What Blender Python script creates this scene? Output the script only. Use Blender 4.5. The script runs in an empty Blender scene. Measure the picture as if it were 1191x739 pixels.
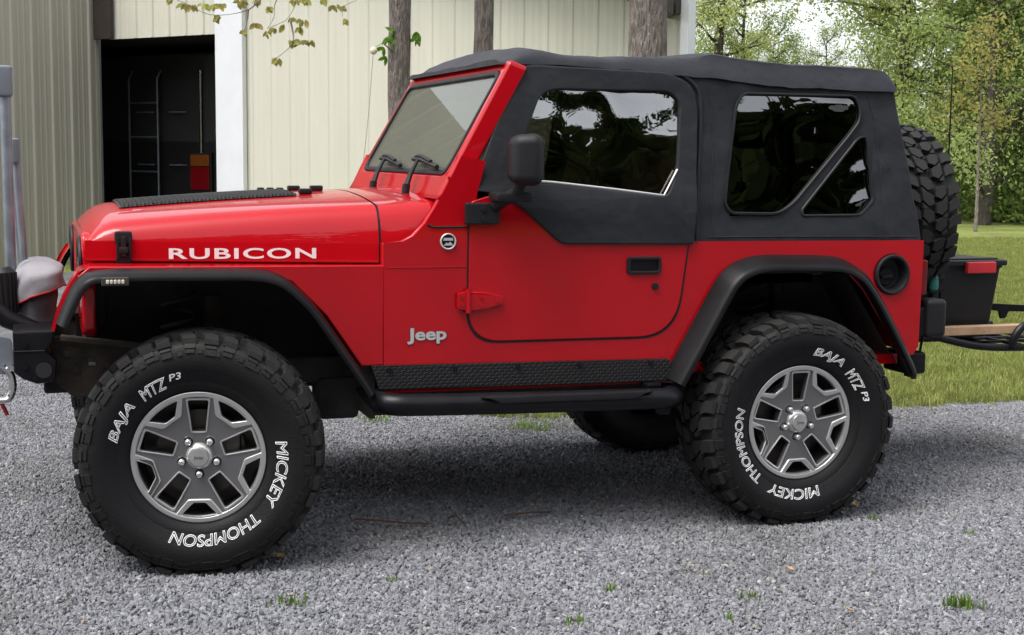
import bpy, bmesh, math, random
import numpy as np
from mathutils import Vector, Matrix, noise

random.seed(7); np.random.seed(7)
S = bpy.context.scene
COL = S.collection
R = math.radians

# ------------------------------------------------------------------ camera
cam_d = bpy.data.cameras.new('camera'); cam = bpy.data.objects.new('camera', cam_d); COL.objects.link(cam)
yaw, pit, roll = 0.33464, 0.115476, 0.0115266
fw = Vector((math.sin(yaw)*math.cos(pit), math.cos(yaw)*math.cos(pit), -math.sin(pit)))
rt = Vector((math.cos(yaw), -math.sin(yaw), 0)); up = rt.cross(fw)
r2 = rt*math.cos(roll) + up*math.sin(roll); u2 = up*math.cos(roll) - rt*math.sin(roll)
m = Matrix((r2, u2, -fw)).transposed().to_4x4(); m.translation = Vector((-0.5403, -4.8397, 1.4763))
cam.matrix_world = m
cam_d.sensor_width = 36; cam_d.lens = 1623.35/1191*36; cam_d.clip_end = 2000; cam_d.clip_start = .05
S.camera = cam
# ------------------------------------------------------------------ sky, sun, exposure
SUN_EL, SUN_DIR = R(64), Vector((-0.75, -0.35))
w = bpy.data.worlds.new('World'); S.world = w; w.use_nodes = True
nt = w.node_tree; nt.nodes.clear()
sky = nt.nodes.new('ShaderNodeTexSky'); sky.sky_type = 'NISHITA'; sky.sun_disc = False
sky.sun_elevation = SUN_EL; sky.sun_rotation = math.atan2(SUN_DIR.x, SUN_DIR.y)
sky.air_density = 1.0; sky.dust_density = 3.0; sky.ozone_density = 1.0
hs = nt.nodes.new('ShaderNodeHueSaturation'); hs.inputs['Saturation'].default_value = .22
bg = nt.nodes.new('ShaderNodeBackground'); bg.inputs['Strength'].default_value = .15
wo = nt.nodes.new('ShaderNodeOutputWorld')
nt.links.new(sky.outputs[0], hs.inputs['Color']); nt.links.new(hs.outputs[0], bg.inputs[0]); nt.links.new(bg.outputs[0], wo.inputs[0])
sd = bpy.data.lights.new('sun', 'SUN'); sd.energy = 1.0; sd.angle = R(28); sd.color = (1, .96, .9)
sun = bpy.data.objects.new('sun', sd); COL.objects.link(sun)
sv = Vector((SUN_DIR.normalized().x*math.cos(SUN_EL), SUN_DIR.normalized().y*math.cos(SUN_EL), math.sin(SUN_EL)))
sun.rotation_euler = sv.to_track_quat('Z', 'Y').to_euler(); sun.location = (0, 0, 12)
S.view_settings.view_transform = 'Standard'; S.view_settings.look = 'None'
S.view_settings.exposure = 1.15; S.view_settings.gamma = 1
S.view_settings.use_curve_mapping = False
S.cycles.max_bounces = 8; S.cycles.transparent_max_bounces = 12
S.cycles.use_denoising = True

# ------------------------------------------------------------------ materials
def newmat(name):
    m = bpy.data.materials.new(name); m.use_nodes = True
    nt = m.node_tree; nt.nodes.clear()
    o = nt.nodes.new('ShaderNodeOutputMaterial'); b = nt.nodes.new('ShaderNodeBsdfPrincipled')
    nt.links.new(b.outputs[0], o.inputs[0])
    return m, nt, b, o
def N(nt, t, **k):
    n = nt.nodes.new('ShaderNode'+t)
    for a, v in k.items(): setattr(n, a, v)
    return n
def setp(b, **k):
    names = dict(base='Base Color', rough='Roughness', metal='Metallic', coat='Coat Weight', coatr='Coat Roughness',
                 spec='Specular IOR Level', sheen='Sheen Weight', trans='Transmission Weight', ior='IOR', alpha='Alpha')
    for a, v in k.items():
        if a == 'base' and len(v) == 3: v = (*v, 1)
        b.inputs[names[a]].default_value = v
def ramp(nt, stops):
    n = nt.nodes.new('ShaderNodeValToRGB'); cr = n.color_ramp
    while len(cr.elements) < len(stops): cr.elements.new(.5)
    for e, (p, c) in zip(cr.elements, stops):
        e.position = p; e.color = (*c, 1) if len(c) == 3 else c
    return n
def mat(name, base, rough=.5, metal=0, var=.15, scale=6, bump=0, bscale=60, coat=0, coatr=.05, spec=.5, detail=4, rvar=.0, sheen=0):
    """principled material with noise-broken colour, roughness and a fine bump"""
    m, nt, b, o = newmat(name)
    setp(b, rough=rough, metal=metal, coat=coat, coatr=coatr, spec=spec, sheen=sheen)
    tc = N(nt, 'TexCoord')
    nz = N(nt, 'TexNoise'); nz.inputs['Scale'].default_value = scale; nz.inputs['Detail'].default_value = detail
    nt.links.new(tc.outputs['Object'], nz.inputs['Vector'])
    lo = tuple(c*(1-var) for c in base); hi = tuple(min(1, c*(1+var)) for c in base)
    rp = ramp(nt, [(.3, lo), (.7, hi)])
    nt.links.new(nz.outputs[0], rp.inputs[0]); nt.links.new(rp.outputs[0], b.inputs['Base Color'])
    if rvar:
        mr = N(nt, 'MapRange'); mr.inputs[3].default_value = max(.02, rough-rvar); mr.inputs[4].default_value = min(1, rough+rvar)
        nt.links.new(nz.outputs[0], mr.inputs[0]); nt.links.new(mr.outputs[0], b.inputs['Roughness'])
    if bump:
        n2 = N(nt, 'TexNoise'); n2.inputs['Scale'].default_value = bscale; n2.inputs['Detail'].default_value = 5
        bp = N(nt, 'Bump'); bp.inputs['Strength'].default_value = bump; bp.inputs['Distance'].default_value = .01
        nt.links.new(tc.outputs['Object'], n2.inputs['Vector']); nt.links.new(n2.outputs[0], bp.inputs['Height'])
        nt.links.new(bp.outputs[0], b.inputs['Normal'])
    return m

M = {}
M['red'] = mat('red paint', (.42, .0025, .008), .32, var=.07, scale=3, coat=.7, coatr=.02, rvar=.08, spec=.08, bump=.03, bscale=6)
M['black_plastic'] = mat('black plastic', (.012, .012, .014), .5, var=.2, scale=9, bump=.12, bscale=350, spec=.3)
M['flare'] = mat('flare plastic', (.009, .009, .010), .34, var=.3, scale=5, bump=.1, bscale=500, rvar=.08, spec=.17)
M['black_metal'] = mat('black metal', (.007, .007, .009), .36, var=.25, scale=8, bump=.06, bscale=200, rvar=.1, spec=.25)
M['dark_under'] = mat('dusty underbody', (.032, .03, .027), .85, var=.5, scale=7, bump=.3, bscale=40)
M['rust'] = mat('rusty frame', (.035, .026, .02), .8, var=.5, scale=12, bump=.4, bscale=60)
M['rubber'] = mat('tyre rubber', (.0085, .0085, .0095), .6, var=.45, scale=7, bump=.15, bscale=120, spec=.22, rvar=.1)
M['white_paint'] = mat('white letter', (.85, .85, .84), .6, var=.08)
M['white_decal'] = mat('white decal', (.8, .78, .78), .4, var=.03)
M['silver_badge'] = mat('silver badge', (.6, .58, .58), .35, metal=.3, var=.05)
M['chrome'] = mat('chrome', (.6, .6, .6), .15, metal=1, var=.05)
def tyre_mat():
    m, nt, b, o = newmat('tyre rubber with dusty tread'); setp(b, rough=.62, spec=.25)
    tc = N(nt, 'TexCoord'); mp = N(nt, 'Mapping'); mp.inputs['Scale'].default_value = (1, 0, 1); ln = N(nt, 'VectorMath'); ln.operation = 'LENGTH'
    nt.links.new(tc.outputs['Object'], mp.inputs[0]); nt.links.new(mp.outputs[0], ln.inputs[0])
    nz = N(nt, 'TexNoise'); nz.inputs['Scale'].default_value = 11; nz.inputs['Detail'].default_value = 7; nt.links.new(tc.outputs['Object'], nz.inputs['Vector'])
    ad = N(nt, 'Math'); ad.operation = 'MULTIPLY_ADD'; ad.inputs[1].default_value = .07; nt.links.new(nz.outputs[0], ad.inputs[0]); nt.links.new(ln.outputs['Value'], ad.inputs[2])
    mr = N(nt, 'MapRange'); mr.inputs[1].default_value = .385; mr.inputs[2].default_value = .455; nt.links.new(ad.outputs[0], mr.inputs[0])
    rp = ramp(nt, [(0, (.008, .008, .009)), (.45, (.013, .0128, .0125)), (1, (.021, .0205, .020))]); nt.links.new(mr.outputs[0], rp.inputs[0]); nt.links.new(rp.outputs[0], b.inputs['Base Color'])
    r2_ = N(nt, 'MapRange'); r2_.inputs[3].default_value = .5; r2_.inputs[4].default_value = .8; nt.links.new(nz.outputs[0], r2_.inputs[0]); nt.links.new(r2_.outputs[0], b.inputs['Roughness'])
    bp = N(nt, 'Bump'); bp.inputs['Strength'].default_value = .15; bp.inputs['Distance'].default_value = .01
    n2 = N(nt, 'TexNoise'); n2.inputs['Scale'].default_value = 130; nt.links.new(tc.outputs['Object'], n2.inputs['Vector']); nt.links.new(n2.outputs[0], bp.inputs['Height']); nt.links.new(bp.outputs[0], b.inputs['Normal'])
    return m
M['tyre'] = tyre_mat()
M['rim_light'] = mat('satin silver', (.66, .65, .64), .3, metal=.8, var=.05, scale=5, rvar=.04)
M['rim_dark'] = mat('granite grey', (.25, .25, .255), .36, metal=.8, var=.08, scale=5, rvar=.04)
M['barrel'] = mat('rim barrel', (.05, .05, .052), .45, metal=.6, var=.2)
M['brake'] = mat('brake disc', (.12, .11, .1), .45, metal=.8, var=.3)
M['galv'] = mat('galvanised', (.24, .265, .30), .42, metal=.55, var=.18, scale=14, rvar=.1)
M['galv_cap'] = mat('grey cast cap', (.19, .21, .24), .5, metal=.4, var=.15)
M['amber'] = mat('amber lens', (.20, .06, .01), .2, var=.05)
M['lens'] = mat('clear lens', (.62, .58, .48), .2, var=.1, scale=40)
M['red_lens'] = mat('red lens', (.16, .005, .008), .12, var=.1)
M['red_plastic'] = mat('red plastic', (.5, .02, .03), .45, var=.06)
M['red_strap'] = mat('red strap', (.28, .01, .02), .8, var=.2)
M['bin'] = mat('bin plastic', (.014, .014, .016), .45, spec=.3, var=.2, scale=5, bump=.05, bscale=200)
M['wood'] = mat('board wood', (.42, .27, .16), .75, var=.18, scale=14, bump=.2, bscale=40)
M['teal'] = mat('teal plastic', (.03, .2, .17), .4, var=.1)
M['seat'] = mat('seat cloth', (.34, .2, .13), .9, var=.2, bump=.2)
M['interior'] = mat('interior plastic', (.03, .03, .032), .6, var=.15)
M['belt'] = mat('belt', (.5, .36, .27), .8, var=.1)
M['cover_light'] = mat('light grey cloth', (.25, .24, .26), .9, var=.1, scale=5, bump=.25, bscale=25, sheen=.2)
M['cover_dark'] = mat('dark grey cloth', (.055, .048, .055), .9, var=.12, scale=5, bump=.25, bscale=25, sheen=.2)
M['mesh_black'] = mat('perforated black', (.02, .02, .02), .5, var=.3)
M['dark_brown'] = mat('plain dark brown', (.045, .035, .03), .6, var=.15)
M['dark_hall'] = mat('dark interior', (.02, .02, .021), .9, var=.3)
M['white_trim'] = mat('white trim', (.78, .8, .84), .4, var=.04, scale=3, rvar=.05)
M['rv_body'] = mat('rv shell', (.035, .034, .036), .35, var=.15, scale=2)
M['rv_band'] = mat('rv band', (.016, .016, .017), .3, var=.1)
M['cream'] = mat('cream plastic', (.75, .66, .48), .4, var=.05)
M['wire'] = mat('wire', (.3, .3, .29), .6)
M['dead_leaf'] = mat('dry leaf', (.42, .26, .12), .8, var=.3, scale=50)
M['twig'] = mat('twig', (.10, .05, .03), .85, var=.3, scale=40)

def fabric(name, base, wr=.25, sc=5):
    m, nt, b, o = newmat(name)
    setp(b, rough=.68, spec=.3, sheen=.04)
    tc = N(nt, 'TexCoord'); n1 = N(nt, 'TexNoise'); n1.inputs['Scale'].default_value = sc; n1.inputs['Detail'].default_value = 3
    n2 = N(nt, 'TexNoise'); n2.inputs['Scale'].default_value = 420
    nt.links.new(tc.outputs['Object'], n1.inputs['Vector']); nt.links.new(tc.outputs['Object'], n2.inputs['Vector'])
    rp = ramp(nt, [(.3, tuple(c*.85 for c in base)), (.7, tuple(c*1.15 for c in base))])
    nt.links.new(n1.outputs[0], rp.inputs[0]); nt.links.new(rp.outputs[0], b.inputs['Base Color'])
    b1 = N(nt, 'Bump'); b1.inputs['Strength'].default_value = wr; b1.inputs['Distance'].default_value = .03
    b2 = N(nt, 'Bump'); b2.inputs['Strength'].default_value = .25; b2.inputs['Distance'].default_value = .002
    nt.links.new(n1.outputs[0], b1.inputs['Height']); nt.links.new(n2.outputs[0], b2.inputs['Height'])
    nt.links.new(b1.outputs[0], b2.inputs['Normal']); nt.links.new(b2.outputs[0], b.inputs['Normal'])
    return m
M['softtop'] = fabric('black soft top vinyl', (.013, .014, .0175), .5, 6)
M['roofcloth'] = fabric('lighter soft top', (.028, .030, .037), .5, 6)  # lighter tone than the side fabric

def thin_glass(name, tint, rough=.01, ior=1.5, bump=0, refl_film=0, bsc=9, body=None, bodyf=.0, dist=.02):
    m, nt, b, o = newmat(name); nt.nodes.remove(b)
    tr = N(nt, 'BsdfTransparent'); tr.inputs[0].default_value = (*tint, 1)
    gl = N(nt, 'BsdfGlossy'); gl.inputs['Roughness'].default_value = rough
    lw = N(nt, 'LayerWeight'); lw.inputs[0].default_value = .5      # Schlick reflectance, the same from both faces of the sheet
    pw = N(nt, 'Math'); pw.operation = 'POWER'; pw.inputs[1].default_value = 5
    fr = N(nt, 'MapRange'); fr.inputs[3].default_value = ((ior-1)/(ior+1))**2; fr.inputs[4].default_value = 1
    mx = N(nt, 'MixShader')
    nt.links.new(lw.outputs['Facing'], pw.inputs[0]); nt.links.new(pw.outputs[0], fr.inputs[0])
    nt.links.new(fr.outputs[0], mx.inputs[0]); nt.links.new(tr.outputs[0], mx.inputs[1]); nt.links.new(gl.outputs[0], mx.inputs[2])
    if bump:
        tc = N(nt, 'TexCoord'); nz = N(nt, 'TexNoise'); nz.inputs['Scale'].default_value = bsc; nz.inputs['Detail'].default_value = 1.5
        nz.inputs['Distortion'].default_value = .6
        bp = N(nt, 'Bump'); bp.inputs['Strength'].default_value = bump; bp.inputs['Distance'].default_value = dist
        nt.links.new(tc.outputs['Object'], nz.inputs['Vector']); nt.links.new(nz.outputs[0], bp.inputs['Height'])
        nt.links.new(bp.outputs[0], gl.inputs['Normal'])
    if refl_film:  # pale diffuse layer imitating wall and sky reflections in the glass
        df = N(nt, 'BsdfDiffuse'); df.inputs[0].default_value = (.35, .36, .29, 1); m2 = N(nt, 'MixShader'); m2.inputs[0].default_value = refl_film
        nt.links.new(mx.outputs[0], m2.inputs[1]); nt.links.new(df.outputs[0], m2.inputs[2]); mx = m2
    nt.links.new(mx.outputs[0], o.inputs[0])
    return m
M['vinyl'] = thin_glass('clear vinyl', (.6, .6, .57), ior=3.8)
M['vinyl_tint'] = thin_glass('smoked vinyl', (.04, .04, .045), ior=3.0)
M['windshield'] = thin_glass('windshield glass', (.5, .55, .5), ior=1.7, refl_film=.2)

def siding(name, base, var=.05):
    m, nt, b, o = newmat(name)
    setp(b, rough=.55, spec=.3)
    tc = N(nt, 'TexCoord'); nz = N(nt, 'TexNoise'); nz.inputs['Scale'].default_value = .9; nz.inputs['Detail'].default_value = 6
    mp = N(nt, 'Mapping'); mp.inputs['Scale'].default_value = (3, 3, .5)
    nt.links.new(tc.outputs['Object'], mp.inputs[0]); nt.links.new(mp.outputs[0], nz.inputs['Vector'])
    rp = ramp(nt, [(.3, tuple(c*(1-var) for c in base)), (.7, tuple(c*(1+var) for c in base))])
    nt.links.new(nz.outputs[0], rp.inputs[0]); nt.links.new(rp.outputs[0], b.inputs['Base Color'])
    return m
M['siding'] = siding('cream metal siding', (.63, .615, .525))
M['siding_shaded'] = siding('shaded metal siding', (.42, .40, .345), .05)  # cream siding in a darker colour, the wing's shade painted in

def bark(name, base):
    m, nt, b, o = newmat(name); setp(b, rough=.95, spec=.2)
    tc = N(nt, 'TexCoord'); mp = N(nt, 'Mapping'); mp.inputs['Scale'].default_value = (1, 1, .22)
    vo = N(nt, 'TexVoronoi'); vo.inputs['Scale'].default_value = 42; vo.feature = 'DISTANCE_TO_EDGE'
    nz = N(nt, 'TexNoise'); nz.inputs['Scale'].default_value = 34; nz.inputs['Detail'].default_value = 8; nz.inputs['Roughness'].default_value = .7
    nl = N(nt, 'TexNoise'); nl.inputs['Scale'].default_value = 5; nl.inputs['Detail'].default_value = 3
    nt.links.new(tc.outputs['Object'], mp.inputs[0])
    for n in (vo, nz): nt.links.new(mp.outputs[0], n.inputs['Vector'])
    nt.links.new(tc.outputs['Object'], nl.inputs['Vector'])
    rp = ramp(nt, [(.28, tuple(c*.4 for c in base)), (.5, base), (.70, tuple(c*1.8 for c in base))])
    mx = N(nt, 'MixRGB'); mx.blend_type = 'MULTIPLY'; mx.inputs[0].default_value = .5
    rp2 = ramp(nt, [(.3, (.6, .62, .6)), (.7, (1.25, 1.15, 1.05))])
    nt.links.new(nz.outputs[0], rp.inputs[0]); nt.links.new(nl.outputs[0], rp2.inputs[0])
    nt.links.new(rp.outputs[0], mx.inputs[1]); nt.links.new(rp2.outputs[0], mx.inputs[2]); nt.links.new(mx.outputs[0], b.inputs['Base Color'])
    ad = N(nt, 'Math'); ad.operation = 'ADD'
    nt.links.new(vo.outputs['Distance'], ad.inputs[0]); nt.links.new(nz.outputs[0], ad.inputs[1])
    bp = N(nt, 'Bump'); bp.inputs['Strength'].default_value = 1; bp.inputs['Distance'].default_value = .045
    nt.links.new(ad.outputs[0], bp.inputs['Height']); nt.links.new(bp.outputs[0], b.inputs['Normal'])
    return m
M['bark'] = bark('grey bark', (.27, .235, .215))
M['bark_far'] = bark('far bark', (.09, .08, .07))

def leafmat(name, cols, sc=1.2):
    m, nt, b, o = newmat(name); nt.nodes.remove(b)
    tc = N(nt, 'TexCoord'); nz = N(nt, 'TexNoise'); nz.inputs['Scale'].default_value = sc; nz.inputs['Detail'].default_value = 5; nz.inputs['Roughness'].default_value = .7
    oi = N(nt, 'ObjectInfo'); ad = N(nt, 'Math'); ad.operation = 'MULTIPLY_ADD'
    nt.links.new(tc.outputs['Object'], nz.inputs['Vector'])
    nt.links.new(oi.outputs['Random'], ad.inputs[0]); ad.inputs[1].default_value = .3
    sb = N(nt, 'Math'); sb.operation = 'SUBTRACT'; sb.inputs[1].default_value = .15
    nt.links.new(nz.outputs[0], sb.inputs[0]); nt.links.new(sb.outputs[0], ad.inputs[2])
    rp = ramp(nt, [(.32, cols[0]), (.5, cols[1]), (.68, cols[2])])
    nt.links.new(ad.outputs[0], rp.inputs[0])
    df = N(nt, 'BsdfDiffuse'); tl = N(nt, 'BsdfTranslucent'); mx = N(nt, 'MixShader'); mx.inputs[0].default_value = .5
    nt.links.new(rp.outputs[0], df.inputs[0]); nt.links.new(rp.outputs[0], tl.inputs[0])
    nt.links.new(df.outputs[0], mx.inputs[1]); nt.links.new(tl.outputs[0], mx.inputs[2]); nt.links.new(mx.outputs[0], o.inputs[0])
    return m
M['leaf_spring'] = leafmat('spring leaves', [(.22, .27, .08), (.38, .44, .14), (.52, .55, .24)])
M['leaf_mid'] = leafmat('green leaves', [(.18, .26, .08), (.30, .39, .13), (.42, .48, .20)])
M['leaf_dark'] = leafmat('dark leaves', [(.08, .13, .035), (.14, .20, .055), (.21, .27, .085)])
M['leaf_wood'] = leafmat('darkened wood leaves', [(.008, .014, .005), (.016, .026, .008), (.03, .04, .015)])  # leaf colour darkened to keep the window reflections dark
M['leaf_bud'] = leafmat('olive young leaves', [(.34, .27, .10), (.38, .37, .12), (.42, .47, .14)], 6)
M['leaf_fresh'] = leafmat('fresh sprout', [(.14, .26, .04), (.2, .36, .07), (.27, .42, .1)], 6)
M['grass'] = leafmat('grass blades', [(.20, .21, .07), (.31, .36, .10), (.46, .47, .19)], .9)
M['weed'] = leafmat('weed blades', [(.12, .2, .03), (.19, .31, .06), (.28, .40, .10)], 9)

def ground_mat(name, cols, sc, bump, bsc, dist):
    m, nt, b, o = newmat(name); setp(b, rough=.95, spec=.15)
    tc = N(nt, 'TexCoord'); n1 = N(nt, 'TexNoise'); n1.inputs['Scale'].default_value = sc; n1.inputs['Detail'].default_value = 8; n1.inputs['Roughness'].default_value = .65
    n2 = N(nt, 'TexVoronoi'); n2.inputs['Scale'].default_value = bsc
    nt.links.new(tc.outputs['Object'], n1.inputs['Vector']); nt.links.new(tc.outputs['Object'], n2.inputs['Vector'])
    rp = ramp(nt, [(.32, cols[0]), (.5, cols[1]), (.68, cols[2])])
    nt.links.new(n1.outputs[0], rp.inputs[0])
    mx = N(nt, 'MixRGB'); mx.blend_type = 'MULTIPLY'; mx.inputs[0].default_value = .6
    r3 = ramp(nt, [(0, (.45, .45, .45)), (1, (1.3, 1.3, 1.3))])
    sp = N(nt, 'SeparateColor'); nt.links.new(n2.outputs['Color'], sp.inputs[0]); nt.links.new(sp.outputs[0], r3.inputs[0])
    nt.links.new(rp.outputs[0], mx.inputs[1]); nt.links.new(r3.outputs[0], mx.inputs[2]); nt.links.new(mx.outputs[0], b.inputs['Base Color'])
    bp = N(nt, 'Bump'); bp.inputs['Strength'].default_value = bump; bp.inputs['Distance'].default_value = dist
    nt.links.new(n2.outputs['Distance'], bp.inputs['Height']); nt.links.new(bp.outputs[0], b.inputs['Normal'])
    return m
M['lawn'] = ground_mat('lawn turf', [(.19, .16, .08), (.20, .25, .065), (.31, .33, .11)], .8, .7, 40, .03)
M['gravel_bed'] = ground_mat('gravel bed', [(.12, .12, .128), (.155, .156, .165), (.19, .19, .20)], 3, .9, 55, .012)

def stone_mat():
    m, nt, b, o = newmat('limestone gravel'); setp(b, rough=.9, spec=.2)
    at = N(nt, 'Attribute'); at.attribute_type = 'INSTANCER'; at.attribute_name = 'tint'
    rp = ramp(nt, [(0, (.15, .152, .165)), (.35, (.19, .193, .208)), (.7, (.232, .235, .251)), (.95, (.275, .278, .293)), (.99, (.40, .40, .40)), (1, (.34, .26, .19))])
    nt.links.new(at.outputs['Fac'], rp.inputs[0])
    tc = N(nt, 'TexCoord'); nz = N(nt, 'TexNoise'); nz.inputs['Scale'].default_value = 120
    nt.links.new(tc.outputs['Object'], nz.inputs['Vector'])
    mx = N(nt, 'MixRGB'); mx.blend_type = 'MULTIPLY'; mx.inputs[0].default_value = .5
    r2_ = ramp(nt, [(.3, (.7, .7, .7)), (.7, (1.2, 1.2, 1.2))])
    nt.links.new(nz.outputs[0], r2_.inputs[0]); nt.links.new(rp.outputs[0], mx.inputs[1]); nt.links.new(r2_.outputs[0], mx.inputs[2])
    ge = N(nt, 'NewGeometry'); n3 = N(nt, 'TexNoise'); n3.inputs['Scale'].default_value = 1.1; n3.inputs['Detail'].default_value = 5
    nt.links.new(ge.outputs['Position'], n3.inputs['Vector'])
    r4 = ramp(nt, [(.33, (.80, .78, .74)), (.5, (1, 1, 1)), (.68, (1.10, 1.10, 1.12))]); m3 = N(nt, 'MixRGB'); m3.blend_type = 'MULTIPLY'; m3.inputs[0].default_value = 1
    nt.links.new(n3.outputs[0], r4.inputs[0]); nt.links.new(mx.outputs[0], m3.inputs[1]); nt.links.new(r4.outputs[0], m3.inputs[2])
    nt.links.new(m3.outputs[0], b.inputs['Base Color'])
    return m
M['stone'] = stone_mat()

def diamond_mat():
    """black tread plate: raised lozenges as bump in object XZ"""
    m, nt, b, o = newmat('black tread plate'); setp(b, base=(.011, .011, .012), rough=.45, spec=.35)
    tc = N(nt, 'TexCoord'); outs = []
    for ang, off in ((45, 0), (-45, .5)):
        mp = N(nt, 'Mapping'); mp.inputs['Rotation'].default_value = (0, R(ang), 0); mp.inputs['Scale'].default_value = (58, 58, 58); mp.inputs['Location'].default_value = (off, 0, off)
        nt.links.new(tc.outputs['Object'], mp.inputs[0])
        sx = N(nt, 'SeparateXYZ'); nt.links.new(mp.outputs[0], sx.inputs[0])
        def tri(sock, k):
            f = N(nt, 'Math'); f.operation = 'FRACT'; nt.links.new(sock, f.inputs[0])
            s = N(nt, 'Math'); s.operation = 'SUBTRACT'; nt.links.new(f.outputs[0], s.inputs[0]); s.inputs[1].default_value = .5
            a = N(nt, 'Math'); a.operation = 'ABSOLUTE'; nt.links.new(s.outputs[0], a.inputs[0])
            mm = N(nt, 'Math'); mm.operation = 'MULTIPLY'; nt.links.new(a.outputs[0], mm.inputs[0]); mm.inputs[1].default_value = k
            return mm
        a, c = tri(sx.outputs[0], 1.3), tri(sx.outputs[2], 4.0)
        mxx = N(nt, 'Math'); mxx.operation = 'MAXIMUM'; nt.links.new(a.outputs[0], mxx.inputs[0]); nt.links.new(c.outputs[0], mxx.inputs[1])
        l = N(nt, 'MapRange'); l.inputs[1].default_value = .5; l.inputs[2].default_value = .3; nt.links.new(mxx.outputs[0], l.inputs[0]); outs.append(l)
    mm = N(nt, 'Math'); mm.operation = 'MAXIMUM'; nt.links.new(outs[0].outputs[0], mm.inputs[0]); nt.links.new(outs[1].outputs[0], mm.inputs[1])
    bp = N(nt, 'Bump'); bp.inputs['Strength'].default_value = .7; bp.inputs['Distance'].default_value = .0025
    nt.links.new(mm.outputs[0], bp.inputs['Height']); nt.links.new(bp.outputs[0], b.inputs['Normal'])
    return m
M['tread_plate'] = diamond_mat()

# ------------------------------------------------------------------ builders
ORG = {}          # origin of each top-level thing
def link_mesh(name, me, material, parent=None, origin=None, smooth=35):
    me.name = name
    if isinstance(material, (list, tuple)):
        for mm in material: me.materials.append(M[mm])
    else: me.materials.append(M[material])
    if smooth:
        me.shade_smooth(); me.set_sharp_from_angle(angle=R(smooth))
    o = bpy.data.objects.new(name, me); COL.objects.link(o)
    if smooth == 35:
        wn = o.modifiers.new('normals', 'WEIGHTED_NORMAL'); wn.keep_sharp = True; wn.weight = 100
    if parent is not None:
        top = parent
        while top.parent: top = top.parent
        org = ORG[top.name]
        me.transform(Matrix.Translation(-Vector(org)))
        o.parent = parent
    elif origin is not None:
        me.transform(Matrix.Translation(-Vector(origin))); o.location = origin
        ORG[o.name] = Vector(origin)
    return o
def part(name, bm, material, parent=None, origin=None, smooth=35):
    if isinstance(bm, bpy.types.Mesh): me = bm
    else:
        bmesh.ops.recalc_face_normals(bm, faces=bm.faces) if getattr(bm, '_fix', True) else None
        me = bpy.data.meshes.new(name); bm.to_mesh(me); bm.free()
    return link_mesh(name, me, material, parent, origin, smooth)
def thing(name, label, cat, loc, group=None):
    o = bpy.data.objects.new(name, None); COL.objects.link(o); o.location = loc; o.empty_display_size = .2
    ORG[o.name] = Vector(loc); tag(o, label, cat, group); return o
def tag(o, label, cat, group=None):
    o['label'] = label; o['category'] = cat
    if group: o['group'] = group
    return o
def structure(o, kind='structure'): o['kind'] = kind; return o

def box(bm, x0, x1, y0, y1, z0, z1, bev=0, seg=2):
    b2 = bmesh.new(); bmesh.ops.create_cube(b2, size=1)
    for v in b2.verts: v.co = Vector(((x0+x1)/2+v.co.x*(x1-x0), (y0+y1)/2+v.co.y*(y1-y0), (z0+z1)/2+v.co.z*(z1-z0)))
    if bev: bmesh.ops.bevel(b2, geom=b2.edges[:], offset=bev, segments=seg, affect='EDGES', profile=.5)
    merge(bm, b2); return bm
def merge(bm, b2, mtx=None):
    me = bpy.data.meshes.new('tmp'); b2.to_mesh(me); b2.free()
    if mtx is not None: me.transform(mtx)
    bm.from_mesh(me); bpy.data.meshes.remove(me)
def merge_mesh(bm, me, mtx=None):
    if mtx is not None: me.transform(mtx)
    bm.from_mesh(me); bpy.data.meshes.remove(me)
def B(*a, **k): return box(bmesh.new(), *a, **k)
def tube(bm, pts, rad, seg=12, caps=True):
    pts = [Vector(p) for p in pts]; n = len(pts)
    if not isinstance(rad, (list, tuple)): rad = [rad]*n
    t0 = (pts[1]-pts[0]).normalized(); a = t0.orthogonal().normalized(); rings = []
    for i, p in enumerate(pts):
        t = (pts[min(i+1, n-1)]-pts[max(i-1, 0)]).normalized()
        a = (a - t*a.dot(t)).normalized(); b = t.cross(a)
        rings.append([bm.verts.new(p+(a*math.cos(2*math.pi*k/seg)+b*math.sin(2*math.pi*k/seg))*rad[i]) for k in range(seg)])
    for i in range(n-1):
        for k in range(seg): bm.faces.new((rings[i][k], rings[i][(k+1) % seg], rings[i+1][(k+1) % seg], rings[i+1][k]))
    if caps: bm.faces.new(rings[0][::-1]); bm.faces.new(rings[-1])
    return bm
def smooth_path(pts, n=6):
    P = [Vector(p) for p in pts]; P = [P[0]*2-P[1]] + P + [P[-1]*2-P[-2]]; out = []
    for i in range(1, len(P)-2):
        for k in range(n):
            t = k/n; a, b, c, d = P[i-1:i+3]
            out.append(.5*((2*b)+(c-a)*t+(2*a-5*b+4*c-d)*t*t+(3*b-a-3*c+d)*t**3))
    out.append(P[-2]); return out
def rpoly(pts, r=.03, n=5):
    """round the corners of a closed 2D polygon"""
    out = []; L = len(pts); rr = r if isinstance(r, (list, tuple)) else [r]*L
    for i, p in enumerate(pts):
        p = Vector(p); a = Vector(pts[i-1])-p; b = Vector(pts[(i+1) % L])-p
        k = min(rr[i], a.length*.45, b.length*.45)
        if k < 1e-5: out.append(tuple(p)); continue
        s, e = p+a.normalized()*k, p+b.normalized()*k
        for j in range(n+1):
            t = j/n; q = s*(1-t)**2+p*2*t*(1-t)+e*t*t; out.append(tuple(q))
    return out
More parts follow.
